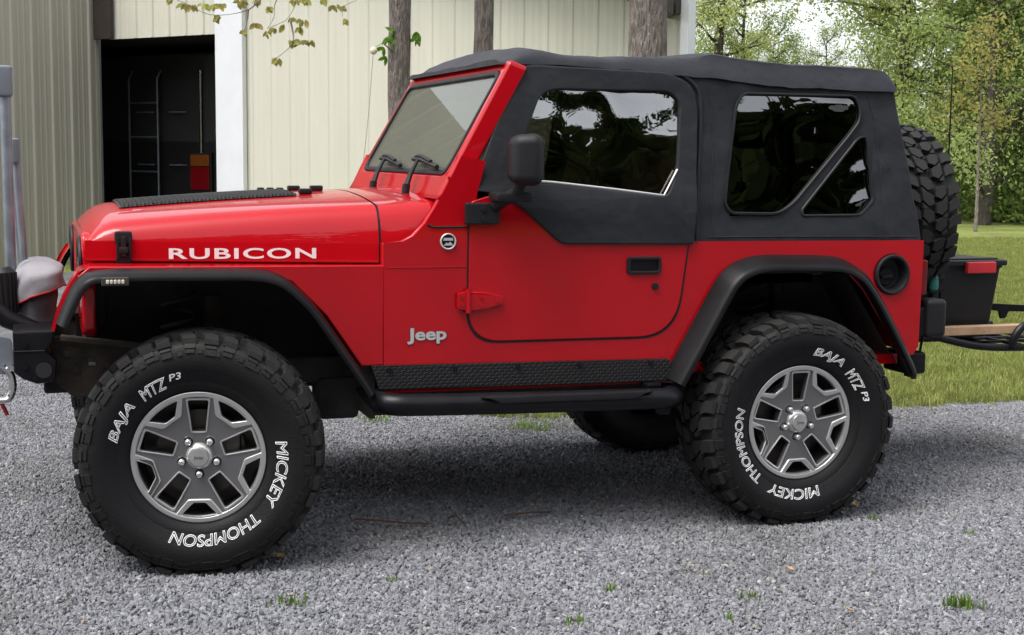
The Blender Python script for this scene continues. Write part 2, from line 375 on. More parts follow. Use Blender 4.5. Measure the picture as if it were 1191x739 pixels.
def plate(outer, holes=(), t=.02, bev=.004, cut=None, mapf=None, bseg=1):
    """2D outline with holes extruded to a bevelled plate; mapf(u,v,d)->xyz, d is 0 at the outside face and t at the inside"""
    cu = bpy.data.curves.new('tmp', 'CURVE'); cu.dimensions = '2D'; cu.fill_mode = 'BOTH'
    for lp in [outer, *holes]:
        sp = cu.splines.new('POLY'); sp.points.add(len(lp)-1); sp.use_cyclic_u = True
        for q, p in zip(sp.points, lp): q.co = (p[0], p[1], 0, 1)
    cu.extrude = max(1e-5, t/2-bev); cu.bevel_depth = bev; cu.bevel_resolution = bseg; cu.offset = -bev
    ob = bpy.data.objects.new('tmp', cu); COL.objects.link(ob)
    dg = bpy.context.evaluated_depsgraph_get(); me = bpy.data.meshes.new_from_object(ob.evaluated_get(dg))
    bpy.data.objects.remove(ob); bpy.data.curves.remove(cu)
    bm = bmesh.new(); bm.from_mesh(me); bpy.data.meshes.remove(me)
    bmesh.ops.remove_doubles(bm, verts=bm.verts, dist=1e-5)
    if cut:
        us = [v.co.x for v in bm.verts]; vs = [v.co.y for v in bm.verts]
        for ax, lo, hi in ((0, min(us), max(us)), (1, min(vs), max(vs))):
            k = lo+cut
            while k < hi-cut*.3:
                n_ = (1, 0, 0) if ax == 0 else (0, 1, 0); c_ = (k, 0, 0) if ax == 0 else (0, k, 0)
                bmesh.ops.bisect_plane(bm, geom=bm.verts[:]+bm.edges[:]+bm.faces[:], plane_co=c_, plane_no=n_, dist=1e-5); k += cut
    for v in bm.verts:
        u, vv, d = v.co.x, v.co.y, v.co.z+t/2
        v.co = Vector(mapf(u, vv, d)) if mapf else Vector((u, d, vv))
    return bm
def side(y, sgn=1):
    """outline in vehicle X,Z; outside face at Y=y, thickness going away from the viewer's side"""
    return lambda u, v, d: (u, y+sgn*d, v)
CY = .87
def mirrored(o, parent):
    """a copy of a part on the far side of the vehicle's centre plane (object origin lies on it)"""
    me = o.data.copy(); me.transform(Matrix.Scale(-1, 4, (0, 1, 0))); me.flip_normals()
    c = bpy.data.objects.new(o.name.split('.')[0], me); COL.objects.link(c); c.parent = parent
    if o.modifiers: wn = c.modifiers.new('normals', 'WEIGHTED_NORMAL'); wn.keep_sharp = True; wn.weight = 100
    return c
def grid_mesh(bm, rows):
    V = [[bm.verts.new(p) for p in row] for row in rows]
    for i in range(len(V)-1):
        for j in range(len(V[0])-1): bm.faces.new((V[i][j], V[i][j+1], V[i+1][j+1], V[i+1][j]))
    return bm
def text_mesh(txt, outline=0, ext=.001, offset=0, shear=0, spacing=1.0):
    cu = bpy.data.curves.new('tmp', 'FONT'); cu.body = txt; cu.size = 1; cu.shear = shear; cu.space_character = spacing
    cu.resolution_u = 4
    if outline: cu.fill_mode = 'NONE'; cu.bevel_depth = outline; cu.bevel_resolution = 1; cu.extrude = 0
    else: cu.extrude = ext; cu.offset = offset
    ob = bpy.data.objects.new('tmp', cu); COL.objects.link(ob)
    dg = bpy.context.evaluated_depsgraph_get(); me = bpy.data.meshes.new_from_object(ob.evaluated_get(dg))
    bpy.data.objects.remove(ob); bpy.data.curves.remove(cu); return me
def fit_text(me, width, height):
    xs = [v.co.x for v in me.vertices]; ys = [v.co.y for v in me.vertices]; zs = [v.co.z for v in me.vertices]
    sx, sy = width/(max(xs)-min(xs)), height/(max(ys)-min(ys)); x0, y0 = min(xs), min(ys)
    for v in me.vertices: v.co.x = (v.co.x-x0)*sx; v.co.y = (v.co.y-y0)*sy
    return me

# ------------------------------------------------------------------ setting: ground
def sheet(pts, z, name, material):
    bm = bmesh.new(); bm.faces.new([bm.verts.new((x, y, z)) for x, y in pts]); bmesh.ops.triangulate(bm, faces=bm.faces)
    o = part(name, bm, material, smooth=0); return structure(o)
sheet([(-300, -300), (300, -300), (300, 300), (-300, 300)], 0, 'lawn_ground', 'lawn')
random.seed(3)
edge = []                                   # far edge of the gravel yard, from right to left
for i in range(80):
    x = 14 - i*.16
    y = 2.02 + .05*math.sin(x*3.1) + .04*math.sin(x*7.7+1) if x > 2.6 else 2.2 + .12*(2.6-x)**1.2*1.6 + .06*math.sin(x*5)
    edge.append((x, y + random.uniform(-.03, .03)))
edge += [(.9, 3.6), (.95, 8.0), (1.9, 12.9), (-12, 12.9), (-14, -19), (30, -19), (26, 1.6)]
sheet(edge, .004, 'gravel_yard', 'gravel_bed')

# ------------------------------------------------------------------ setting: barn
P0 = Vector((1.908, 12.957, 0)); WD = Vector((.61327, -.78987, 0)); WN = Vector((-.78987, -.61327, 0))
DV = Vector((.36, .933, 0))                # the barn runs back along this direction
def wp(s, z, o=0): return P0 + WD*s + (WN*o if o > -3 else DV*-o) + Vector((0, 0, z))
def ribbed(bm, f, s0, s1, ztop, zbot=0.0, pitch=.3048, off=.0, amp=1.0):
    """metal panel profile along s: trapezoid major ribs and two low minor ribs; ztop may be a function of s"""
    prof = []; k = math.floor((s0-off)/pitch)
    while k*pitch+off < s1:
        b = k*pitch+off
        for ds, h in ((0, 0), (.018, .032), (.052, .032), (.07, 0), (.13, 0), (.138, .006), (.16, .006), (.168, 0), (.21, 0), (.218, .006), (.24, .006), (.248, 0)):
            if s0 < b+ds < s1: prof.append((b+ds, h*amp))
        k += 1
    prof = [(s0, 0)] + prof + [(s1, 0)]
    zt = ztop if callable(ztop) else (lambda s: ztop)
    rows = [[f(s, zbot, h) for s, h in prof], [f(s, zt(s), h) for s, h in prof]]
    return grid_mesh(bm, rows)
barn = thing('metal_barn', 'cream corrugated metal barn with an open dark doorway and white door post', 'barn', tuple(P0))
rake = lambda s: 2.882 + (6.236-s)*.42 if s > 5.0 else 2.882+1.236*.42 + (5.0-s)*.30
bm = bmesh.new()
ribbed(bm, wp, -.08, 6.28, rake, amp=.3)
ribbed(bm, wp, -2.2, -.02, rake, 2.945, off=.1, amp=.7)
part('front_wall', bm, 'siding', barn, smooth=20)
bm = bmesh.new(); 
wing = lambda t, z, o=0: wp(-2.42, z, t) + WD*o
ribbed(bm, wing, 0, 9.0, 5.3, off=.12, amp=.75)
part('wing_wall', bm, 'siding_shaded', barn, smooth=20)
def wbox(s0, s1, o0, o1, z0, z1, bev=.004):
    b = bmesh.new(); box(b, s0, s1, o0, o1, z0, z1, bev)
    mt = Matrix((WD, WN, Vector((0, 0, 1)))).transposed().to_4x4(); mt.translation = P0
    for v in b.verts: v.co = mt @ v.co
    return b
part('door_post', wbox(-.19, .275, .012, .09, 0, 4.6, .012), 'white_trim', barn)
part('header_strip', wbox(-2.4, -2.08, .04, .10, 2.945, 4.6), 'dark_brown', barn)  # dark strip above the left end of the doorway
part('corner_trim', wbox(6.235, 6.325, -.06, .10, 0, 3.35), 'white_trim', barn)
bm = bmesh.new()                            # roof slab with dark soffit overhanging the gable
for s_a, s_b in ((-2.6, 5.0), (5.0, 6.33)):
    q = [wp(s_a, rake(s_a)+.02, .45), wp(s_b, rake(s_b)+.02, .45), wp(s_b, rake(s_b)+.02, -14), wp(s_a, rake(s_a)+.02, -14)]
    lo = [bm.verts.new(p) for p in q]; hi = [bm.verts.new(p+Vector((0, 0, .16))) for p in q]
    bm.faces.new(lo[::-1]); bm.faces.new(hi)
    for i in range(4): bm.faces.new((lo[i], lo[(i+1) % 4], hi[(i+1) % 4], hi[i]))
part('roof', bm, 'dark_brown', barn)
part('eave_box', wbox(6.08, 6.232, .04, .2, 2.89, 3.4), 'dark_brown', barn)
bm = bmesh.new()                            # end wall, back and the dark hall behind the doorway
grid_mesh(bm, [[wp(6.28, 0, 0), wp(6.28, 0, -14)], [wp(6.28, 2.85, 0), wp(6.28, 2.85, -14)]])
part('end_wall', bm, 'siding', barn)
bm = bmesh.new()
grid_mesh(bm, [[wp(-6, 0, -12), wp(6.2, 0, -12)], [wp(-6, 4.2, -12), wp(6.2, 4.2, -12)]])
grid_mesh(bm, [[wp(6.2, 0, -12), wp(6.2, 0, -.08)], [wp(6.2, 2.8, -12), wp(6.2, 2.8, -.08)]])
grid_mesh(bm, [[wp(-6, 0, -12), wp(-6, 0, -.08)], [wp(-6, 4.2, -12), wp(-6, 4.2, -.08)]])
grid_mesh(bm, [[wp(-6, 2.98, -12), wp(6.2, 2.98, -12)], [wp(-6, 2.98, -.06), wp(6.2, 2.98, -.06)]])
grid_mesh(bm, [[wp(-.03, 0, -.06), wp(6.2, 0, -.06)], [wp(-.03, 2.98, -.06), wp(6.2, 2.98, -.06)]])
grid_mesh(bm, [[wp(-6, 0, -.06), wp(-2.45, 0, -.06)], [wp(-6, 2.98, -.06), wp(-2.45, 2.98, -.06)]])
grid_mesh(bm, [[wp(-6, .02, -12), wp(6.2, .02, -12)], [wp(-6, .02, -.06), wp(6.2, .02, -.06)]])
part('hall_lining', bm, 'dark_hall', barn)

rv = thing('motorhome', 'dark motorhome parked inside the barn with a ladder on its back', 'motorhome', tuple(wp(-2.3, 0, -1.3)))
part('body', wbox(-4.2, -1.42, -8.5, -1.22, .45, 2.86, .08), 'rv_body', rv)
part('side_band', wbox(-4.15, -1.47, -1.219, -1.205, .5, 1.62, .004), 'rv_band', rv)
bm = bmesh.new()
for s in (-3.11, -2.53): tube(bm, [wp(s, .75, -1.12), wp(s, 2.5, -1.12), wp(s, 2.62, -1.2)], .014, 8)
for z in (1.19, 1.68, 2.16): tube(bm, [wp(-3.11, z, -1.12), wp(-2.53, z, -1.12)], .012, 8)
part('ladder', bm, 'galv', rv)
lp = part('tail_lamp', wbox(-1.95, -1.53, -1.215, -1.16, .86, 1.47, .02), 'black_plastic', rv)
part('amber_lens', wbox(-1.92, -1.56, -1.165, -1.14, 1.28, 1.44, .01), 'amber', lp)
part('red_lens', wbox(-1.92, -1.56, -1.165, -1.14, .95, 1.27, .01), 'red_lens', lp)
bm = bmesh.new(); tube(bm, [wp(-1.745, .98, -1.2), wp(-1.745, 2.6, -1.2)], .035, 10); part('corner_moulding', bm, 'chrome', rv)
for s in (-3.0, -2.35):
    for z in (1.29, 2.03):
        bm = bmesh.new(); tube(bm, [wp(s, z, -1.2), wp(s+.02, z, -1.15), wp(s+.28, z, -1.15), wp(s+.3, z, -1.2)], .01, 6); part('grab_handle', bm, 'galv', rv)

# ------------------------------------------------------------------ the jeep
jeep = thing('off_road_car', 'lifted red two-door off-road car with black soft top on big mud tyres', 'car', (1.2, CY, 0))
J = jeep
# --- body tub
tub = [(.69, .70), (.69, 1.148), (.757, 1.152), (.80, 1.175), (.845, 1.222), (.885, 1.285), (.921, 1.345), (.980, 1.465), (1.060, 1.448), (1.03, 1.34), (1.012, 1.235),
       (1.012, 1.146), (2.99, 1.137), (2.985, .70), (2.965, .672), (2.938, .672), (2.748, .94), (2.68, 1.005), (2.58, 1.045), (2.19, 1.052), (2.11, 1.02), (2.06, .965), (1.868, .64),
       (1.86, .60), (.70, .61), (.69, .69)]
fhole = [(2.846+.08*math.cos(a), 1.005+.08*math.sin(a)) for a in np.linspace(0, 2*math.pi, 40, endpoint=False)]
bm = plate(tub, [fhole], t=.05, bev=.008, bseg=2, mapf=side(.105))
merge(bm, plate(tub, t=.05, bev=.008, bseg=2, mapf=side(2*CY-.105, -1)))
box(bm, 2.94, 2.984, .156, 2*CY-.156, .68, 1.135, .004)              # rear panel
box(bm, .72, 2.93, .16, 2*CY-.16, .62, .66)                          # floor
box(bm, .72, .76, .20, 2*CY-.20, .62, 1.20)                          # firewall
for y0, y1 in ((.156, .42), (2*CY-.42, 2*CY-.156)): box(bm, 1.98, 2.90, y0, y1, 1.035, 1.06)
tub_o = part('body', bm, 'red', J)
# --- hood and cowl share one section
def hprof(X):
    t = max(0, min(1, (X+.40)/1.085)); wdt = .575+t*.13
    z0 = 1.090-.013*t; cr = z0+.074
    crown = 1.258+.105*t-.035*t*t
    if X > .685: crown = 1.328+(X-.685)*.06
    zs = crown-.042+.004*t
    dr = max(0, (-.25-X)/.102)**2*.06
    return wdt, z0, cr, zs-dr, crown-dr, dr
def hsection(X, lip=.02):
    w_, z0, cr, zs, cn, dr = hprof(X); pts = [(w_-lip, z0), (w_-.004, z0), (w_, z0+.004), (w_, cr-.006), (w_-.001, cr)]
    a, b, c = Vector((w_-.002, cr)), Vector((w_-.014, zs-.012)), Vector((w_-.085, zs))
    for k in range(1, 9):
        t = k/8; q = a*(1-t)**2+b*2*t*(1-t)+c*t*t; pts.append((q.x, q.y))
    for k in range(1, 13):
        t = k/12; y = (w_-.085)*(1-t); pts.append((y, zs+(cn-zs)*(1-(1-t)**2)))
    half = [(X, CY-y, z) for y, z in pts]
    return half + [(X, 2*CY-y, z) for _, y, z in half[-2::-1]]
bm = bmesh.new(); xs = [-.352, -.349, -.342, -.328, -.308, -.285, -.25]+[-.25+i*(.929/26) for i in range(1, 27)]
rows = [hsection(x) for x in xs]; grid_mesh(bm, rows)
rows_b = [(x, y, z-.03) for x, y, z in rows[0]]; grid_mesh(bm, [rows_b, rows[0]])
bmesh.ops.remove_doubles(bm, verts=bm.verts, dist=1e-5)
hood = part('hood', bm, 'red', J, smooth=28)
bm = bmesh.new(); grid_mesh(bm, [hsection(x) for x in (.688, .70, .75, .80, .86, .93)])
cowl = part('cowl', bm, 'red', J, smooth=28)
# black seam between hood and cowl
bm = bmesh.new()
for x in (.680, .687):
    pass
grid_mesh(bm, [[(x, CY+(y-CY)*.994, z-.006) for x_, y, z in hsection(x)] for x in (.672, .694)])
part('hood_seam', bm, 'black_plastic', J)
# hood blackout plate following the crown, with raised lozenges
def hood_top(X, y):
    w_, z0, cr, zs, cn, dr = hprof(X); a = min(1, abs(y)/(w_-.085)); return zs+(cn-zs)*(1-a*a)
bm = bmesh.new()
for i in range(44):
    for j in range(46):
        X = -.20+i*.0150+(j % 2)*.006; yy = -.275+j*.0122
        if yy > .275 or X > .45: continue
        z = hood_top(X, yy)+.002
        a = .0095; d_ = .0075; tw = 1 if (i+j) % 2 else -1
        c = [(X-a, yy-d_*.4*tw), (X+a*.2, yy-d_), (X+a, yy+d_*.4*tw), (X-a*.2, yy+d_)]
        lo = [bm.verts.new((x, CY+y, hood_top(x, y)+.003)) for x, y in c]; hi = [bm.verts.new((X+(x-X)*.6, CY+yy+(y-yy)*.6, z+.009)) for x, y in c]
        for k in range(4): bm.faces.new((lo[k], lo[(k+1) % 4], hi[(k+1) % 4], hi[k]))
        bm.faces.new(hi)
grid_mesh(bm, [[(x, CY+y, hood_top(x, y)+.004) for y in np.linspace(-.285, .285, 21)] for x in np.linspace(-.215, .46, 14)])
part('hood_plate', bm, 'mesh_black', hood)
for X, Yp in ((.50, .66), (.53, 1.08), (.58, .84)):
    z = hood_top(X, Yp-CY)
    b_ = B(X-.025, X+.025, Yp-.02, Yp+.02, z, z+.022, .006); part('hood_bumper', b_, 'black_plastic', hood)
bm = bmesh.new(); z = hood_top(.40, .03)
for k in range(3): box(bm, .37+k*.04, .395+k*.04, 1.0, 1.05, z, z+.016, .005)
part('washer_nozzle', bm, 'black_plastic', hood)
# hood latch (near, far)
def hood_side(X): return CY-hprof(X)[0]
yh = hood_side(-.22)
bm = bmesh.new()
box(bm, -.252, -.192, yh-.018, yh-.001, 1.150, 1.196, .008); box(bm, -.248, -.196, yh-.013, yh-.001, 1.082, 1.112, .004)
for x in (-.247, -.205): box(bm, x, x+.010, yh-.020, yh-.004, 1.098, 1.175, .003)
box(bm, -.231, -.213, yh-.026, yh-.008, 1.105, 1.178, .005); box(bm, -.238, -.206, yh-.03, yh-.01, 1.118, 1.140, .005)
lt = part('hood_latch', bm, 'black_plastic', J); mirrored(lt, J)
# --- fenders
fpoly = [(-.385, 1.05), (-.345, 1.084), (.684, 1.074), (.684, .705), (.60, .705), (.47, .895), (.345, 1.02), (.21, 1.056), (-.30, 1.06), (-.365, 1.03)]
bm = plate(fpoly, t=.02, bev=.006, bseg=2, mapf=side(.107))
grid_mesh(bm, [[(x, y, 1.0835-.0105*(x+.345)/1.03) for x in np.linspace(-.34, .684, 8)] for y in (.112, .2, .34)])
P_ = [(-.335, 1.083), (-.372, 1.070), (-.398, 1.03), (-.428, .97), (-.452, .91), (-.462, .87)]
rows = []
for x, z in P_: rows.append([(x-.012, .108+.012, z-.004), (x, .118, z), (x, .36, z)])
grid_mesh(bm, [[(a[0], a[1], a[2]) for a in r_] for r_ in rows])
fo = part('fender', bm, 'red', J); mirrored(fo, J)
# inner wheel wells
bm = bmesh.new()
box(bm, -.36, .66, .50, .52, .62, 1.06); box(bm, -.36, .60, .125, .52, 1.048, 1.06); box(bm, .64, .66, .15, .50, .50, 1.05); box(bm, .50, .66, .40, .56, .455, .62, .02)
iw = part('inner_fender', bm, 'dark_under', J); mirrored(iw, J)
bm = bmesh.new()
box(bm, 1.88, 2.93, .40, .42, .60, 1.05); box(bm, 1.95, 2.88, .16, .42, 1.012, 1.03)
for (xa, za), (xb, zb) in (((1.89, .62), (2.14, 1.02)), ((2.66, 1.0), (2.92, .62))):
    v = [bm.verts.new(p) for p in ((xa, .152, za), (xb, .152, zb), (xb, .42, zb), (xa, .42, za))]; bm.faces.new(v)
iw = part('inner_fender', bm, 'dark_under', J); mirrored(iw, J)
# --- flares
def flare(path, yin, yout, lip=.031, rise=.008):
    """sweep: sheet from the body out to the lip, rolled lip turning towards the wheel"""
    pts = [Vector((x, z)) for x, z in path]; rows = []
    for i, p in enumerate(pts):
        t = (pts[min(i+1, len(pts)-1)]-pts[max(i-1, 0)]).normalized(); n = Vector((t.y, -t.x))     # towards the wheel for a path running front to rear over the top
        sec = [(yin, -rise), (yin+(yout-yin)*.5, -rise*.55), (yout+.022, .004), (yout+.008, .010), (yout, .020), (yout, lip), (yout+.012, lip+.003), (yout+.016, .024), (yout+.03, .014), (yin, .013)]
        rows.append([(p.x+n.x*o, y, p.y+n.y*o) for y, o in sec])
    b = bmesh.new(); grid_mesh(b, rows)
    for r_ in (rows[0], rows[-1]): b.faces.new([b.verts.new(q) for q in r_])
    return b
sm = lambda pts, n=5: [(p.x, p.y) for p in smooth_path([(x, z, 0) for x, z in pts], n)]
fp = [(-.452, .895), (-.425, .96), (-.392, 1.025), (-.355, 1.058), (-.30, 1.068)] + [(-.2, 1.07), (.1, 1.067), (.22, 1.062), (.29, 1.045), (.345, 1.01), (.42, .935), (.50, .822), (.60, .675), (.635, .62)]
fl = part('fender_flare', flare(sm(fp), .125, .018), 'flare', J, smooth=50); mirrored(fl, J)
rp_ = [(1.835, .605), (1.93, .77), (2.03, .945), (2.075, 1.008), (2.13, 1.045), (2.22, 1.066)] + [(2.4, 1.066), (2.56, 1.058), (2.64, 1.03), (2.70, .985), (2.77, .89), (2.86, .745), (2.935, .615), (2.94, .575)]
fl2 = part('fender_flare', flare(sm(rp_), .106, (.012), .033, .026), 'flare', J, smooth=50); mirrored(fl2, J)
fl_ = part('marker_lamp', B(-.312, -.222, .006, .03, 1.026, 1.054, .004), 'dark_brown', J)
bm = bmesh.new()
for k in range(5): box(bm, -.297+k*.0125, -.287+k*.0125, .001, .01, 1.033, 1.047, .003)
part('lamp_lens', bm, 'lens', fl_)
# --- grille with slots and headlamps
out = rpoly([(CY-.46, .80), (CY+.46, .80), (CY+.46, 1.0), (CY+.545, 1.06), (CY+.515, 1.185), (CY-.515, 1.185), (CY-.545, 1.06), (CY-.46, 1.0)], .04)
holes = [rpoly([(CY+(k-3)*.085-.024, .86), (CY+(k-3)*.085+.024, .86), (CY+(k-3)*.085+.024, 1.15), (CY+(k-3)*.085-.024, 1.15)], .015) for k in range(7)]
bm = plate(out, holes, t=.05, bev=.012, bseg=2, mapf=lambda u, v, d: (-.362+d, u, v))
gr = part('grille', bm, 'red', J)
part('radiator', B(-.31, -.28, CY-.4, CY+.4, .84, 1.16), 'black_plastic', gr)
for s in (-1, 1):
    b_ = bmesh.new(); cy_ = CY+s*.44
    bmesh.ops.create_uvsphere(b_, u_segments=24, v_segments=12, radius=.088)
    for v in b_.verts: v.co = Vector((-.361-max(-.01, .12*v.co.z), cy_+v.co.x, 1.07+v.co.y))
    h_ = part('headlamp', b_, 'lens', J)
    b_ = bmesh.new(); pts = [(-.366, cy_+.092*math.cos(a), 1.07+.092*math.sin(a)) for a in np.linspace(0, 2*math.pi, 25)]
    tube(b_, pts, .008, 8, False); part('headlamp_ring', b_, 'black_plastic', h_)
# --- windshield frame, glass, wipers
def wsf(u, v, d): # u across (0 centre), v along Z, d behind the plane
    X = .938+.57*(v-1.403)+d*.87; return (X, CY+u, v-d*.3)
fo_ = rpoly([(-.742, 1.315), (.742, 1.315), (.700, 1.835), (-.700, 1.835)], .02)
hl = [(-.672, 1.405), (.672, 1.405), (.662, 1.792), (-.662, 1.792)]
bm = plate(fo_, [rpoly(hl, .05)], t=.085, bev=.014, bseg=2, mapf=wsf)
wsf_o = part('windshield_frame', bm, 'red', J)
seal = rpoly([(-.676, 1.401), (.676, 1.401), (.666, 1.796), (-.666, 1.796)], .052); inn = rpoly([(-.655, 1.421), (.655, 1.421), (.647, 1.778), (-.647, 1.778)], .045)
part('glass_seal', plate(seal, [inn], t=.02, bev=.005, mapf=lambda u, v, d: wsf(u, v, d-.004)), 'black_plastic', wsf_o)
bm = plate(rpoly(hl, .045), t=.005, bev=0.0005, mapf=lambda u, v, d: wsf(u, v, d+.008))
part('windshield', bm, 'windshield', wsf_o)
bm = bmesh.new(); tube(bm, [(.93, .128, 1.395), (1.01, .128, 1.36)], .006, 6); box(bm, .985, 1.03, .118, .14, 1.352, 1.395, .006)
part('frame_hinge', bm, 'red', wsf_o)
for yb in (.488, 1.039):
    bm = bmesh.new()
    tube(bm, [(.862, yb, 1.318), (.868, yb, 1.36)], .016, 10)
    tube(bm, [(.868, yb, 1.355), (.892, yb+.03, 1.40), (.935, yb+.085, 1.452)], [.012, .010, .006], 8)
    wpz = part('wiper', bm, 'black_plastic', J)
    bm = bmesh.new()
    tube(bm, [wsf(yb-.20-CY, 1.424, -.018), wsf(yb+.06-CY, 1.448, -.02), wsf(yb+.20-CY, 1.452, -.018)], .010, 6)
    tube(bm, [wsf(yb-.10-CY, 1.442, -.026), wsf(yb+.07-CY, 1.462, -.026), wsf(yb+.16-CY, 1.462, -.024)], .008, 6)
    part('wiper_blade', bm, 'black_plastic', wpz)
# --- doors (near made, far mirrored)
dpoly = rpoly([(1.008, 1.305), (1.004, .782), (1.858, .778), (1.905, 1.143), (1.45, 1.147), (1.15, 1.345)], [.02, .13, .17, .006, .04, .04], 8)
door = part('door', plate(dpoly, t=.014, bev=.004, bseg=2, mapf=side(.098)), 'red', J)
gp = [(x + (.007 if x > 1.45 else -.007), z - (.007 if z < 1.0 else 0)) for x, z in rpoly([(1.008, 1.305), (1.004, .782), (1.858, .778), (1.905, 1.137), (1.30, 1.14), (1.10, 1.31)], [.02, .13, .17, .006, .04, .04], 8)]
gap = part('door_seal', plate(gp, t=.006, bev=.001, mapf=side(.1025)), 'black_plastic', door)
def topY(z): return .115+(z-1.14)*.147
def wr(x, z, a=.006):
    k = math.exp(-((x-2.81)/.05)**2)
    return a*.45*k*math.sin(z*34+3*noise.noise(Vector((x*6, z*4, 8))))+ a*noise.noise(Vector((x*5, z*5, 1.7)))+a*.6*noise.noise(Vector((x*13, z*11, 4)))
def soft(dy, a=.006, skirt=0): return lambda u, v, d: (u, topY(v)+dy+d+wr(u, v, a)-skirt*math.exp(-((v-1.29)/.09)**2), v)
dtop = rpoly([(1.028, 1.345), (1.040, 1.40), (1.222, 1.81), (1.30, 1.818), (1.84, 1.806), (1.938, 1.765), (1.966, 1.674), (1.925, 1.139), (1.368, 1.145), (1.205, 1.285), (1.11, 1.335)], [.02, .02, .03, .03, .05, .05, .05, .01, .03, .04, .03])
dwin = rpoly([(1.235, 1.40), (1.228, 1.53), (1.303, 1.702), (1.356, 1.728), (1.845, 1.732), (1.888, 1.69), (1.866, 1.43), (1.812, 1.325), (1.345, 1.372), (1.25, 1.378)], [.02, .02, .03, .03, .03, .03, .04, .03, .02, .02])
dtp = part('door_top', plate(dtop, [dwin], t=.022, bev=.006, bseg=2, cut=.07, mapf=soft(-.030, .004, .019)), 'softtop', door)
dwn = part('door_window', plate(rpoly([(1.225, 1.37), (1.215, 1.53), (1.293, 1.712), (1.35, 1.738), (1.85, 1.742), (1.898, 1.695), (1.876, 1.42), (1.82, 1.315), (1.34, 1.362)], .03), t=.003, bev=.0004, cut=.018,
            mapf=lambda u, v, d: (u, topY(v)-.016+d+.10*(v-1.52)**2+.003*noise.noise(Vector((u*5, v*5, 3.3)))+max(0, v-1.56)*.05*noise.noise(Vector((u*9, v*9, 9))), v)), 'vinyl', door)
bm = bmesh.new(); tube(bm, [(x, topY(z)-.033, z) for x, z in [(1.235, 1.385), (1.345, 1.378), (1.60, 1.352), (1.80, 1.329), (1.862, 1.43)]], .0045, 6)
dzip = part('welt_highlight', bm, 'silver_badge', door)  # silver colour stands in for the highlight along the window's lower edge
bm = bmesh.new(); tube(bm, [(x, topY(z)-.036, z) for x, z in smooth_path([(1.955, 1.14, 0), (1.972, 1.30, 0), (1.99, 1.66, 0), (1.97, 1.755, 0), (1.90, 1.808, 0)], 5) for x, z in [(x, z)]] if False else [(p.x, topY(p.y)-.004, p.y) for p in smooth_path([(1.945, 1.14, 0), (1.955, 1.30, 0), (1.987, 1.66, 0), (1.965, 1.76, 0), (1.88, 1.815, 0)], 5)], .008, 8)
welt = part('door_welt', bm, 'softtop', door)
hb = part('door_handle', plate(rpoly([(1.642, 1.026), (1.787, 1.026), (1.787, 1.093), (1.642, 1.093)], .014), [rpoly([(1.656, 1.038), (1.775, 1.038), (1.775, 1.081), (1.656, 1.081)], .008)], t=.012, bev=.003, mapf=side(.087)), 'black_plastic', door)
hp = part('handle_paddle', B(1.65, 1.78, .0965, .0985, 1.033, 1.087), 'black_metal', hb)
bm = bmesh.new(); tube(bm, [(1.765, .088, .977), (1.765, .10, .977)], .013, 16); lk = part('door_lock', bm, 'black_plastic', door)
hg = rpoly([(.957, .908), (1.0, .90), (1.06, .903), (1.135, .922), (1.135, .952), (1.06, .970), (1.0, .974), (.957, .968)], .008)
bm = plate(hg, t=.016, bev=.004, mapf=side(.083)); tube(bm, [(1.0, .085, .893), (1.0, .085, .982)], .011, 10)
for x, z in ((.975, .925), (.975, .955), (1.05, .92), (1.05, .952), (1.11, .937)): tube(bm, [(x, .077, z), (x, .085, z)], .007, 8)
hinge = part('door_hinge', bm, 'red', door)
bm = plate(rpoly([(.985, 1.222), (1.115, 1.222), (1.115, 1.302), (.985, 1.302)], .01), t=.03, bev=.006, mapf=side(.07))
for x, z in ((1.05, 1.245), (1.05, 1.28)): tube(bm, [(x, .062, z), (x, .072, z)], .010, 8)
hinge2 = part('door_hinge', bm, 'black_plastic', door)
bm = bmesh.new()
tube(bm, smooth_path([(1.10, .075, 1.29), (1.125, .03, 1.318), (1.15, -.01, 1.345), (1.16, -.03, 1.385)], 4), [.024]*12+[.026], 10)
box(bm, 1.07, 1.21, -.03, .08, 1.308, 1.342, .01)
b2 = bmesh.new(); box(b2, -.060, .060, -.112, .112, -.094, .094, .038, 4)
mt = Matrix.Translation((1.175, -.03, 1.462)) @ Matrix.Rotation(R(-14), 4, 'Z')
for v in b2.verts:
    if v.co.x < 0: v.co.y *= 1-.10*(-v.co.x/.045); v.co.z *= 1-.08*(-v.co.x/.045)
merge(bm, b2, mt)
mir = part('side_mirror', bm, 'black_plastic', door)
b2 = bmesh.new(); box(b2, .059, .063, -.075, .075, -.068, .068, .001)
bm = bmesh.new(); merge(bm, b2, mt); mg = part('mirror_glass', bm, 'chrome', door)
d_far = mirrored(door, J)
for o in (gap, dtp, dwn, dzip, welt, hb, lk, hinge, hinge2, mir, mg): mirrored(o, d_far)
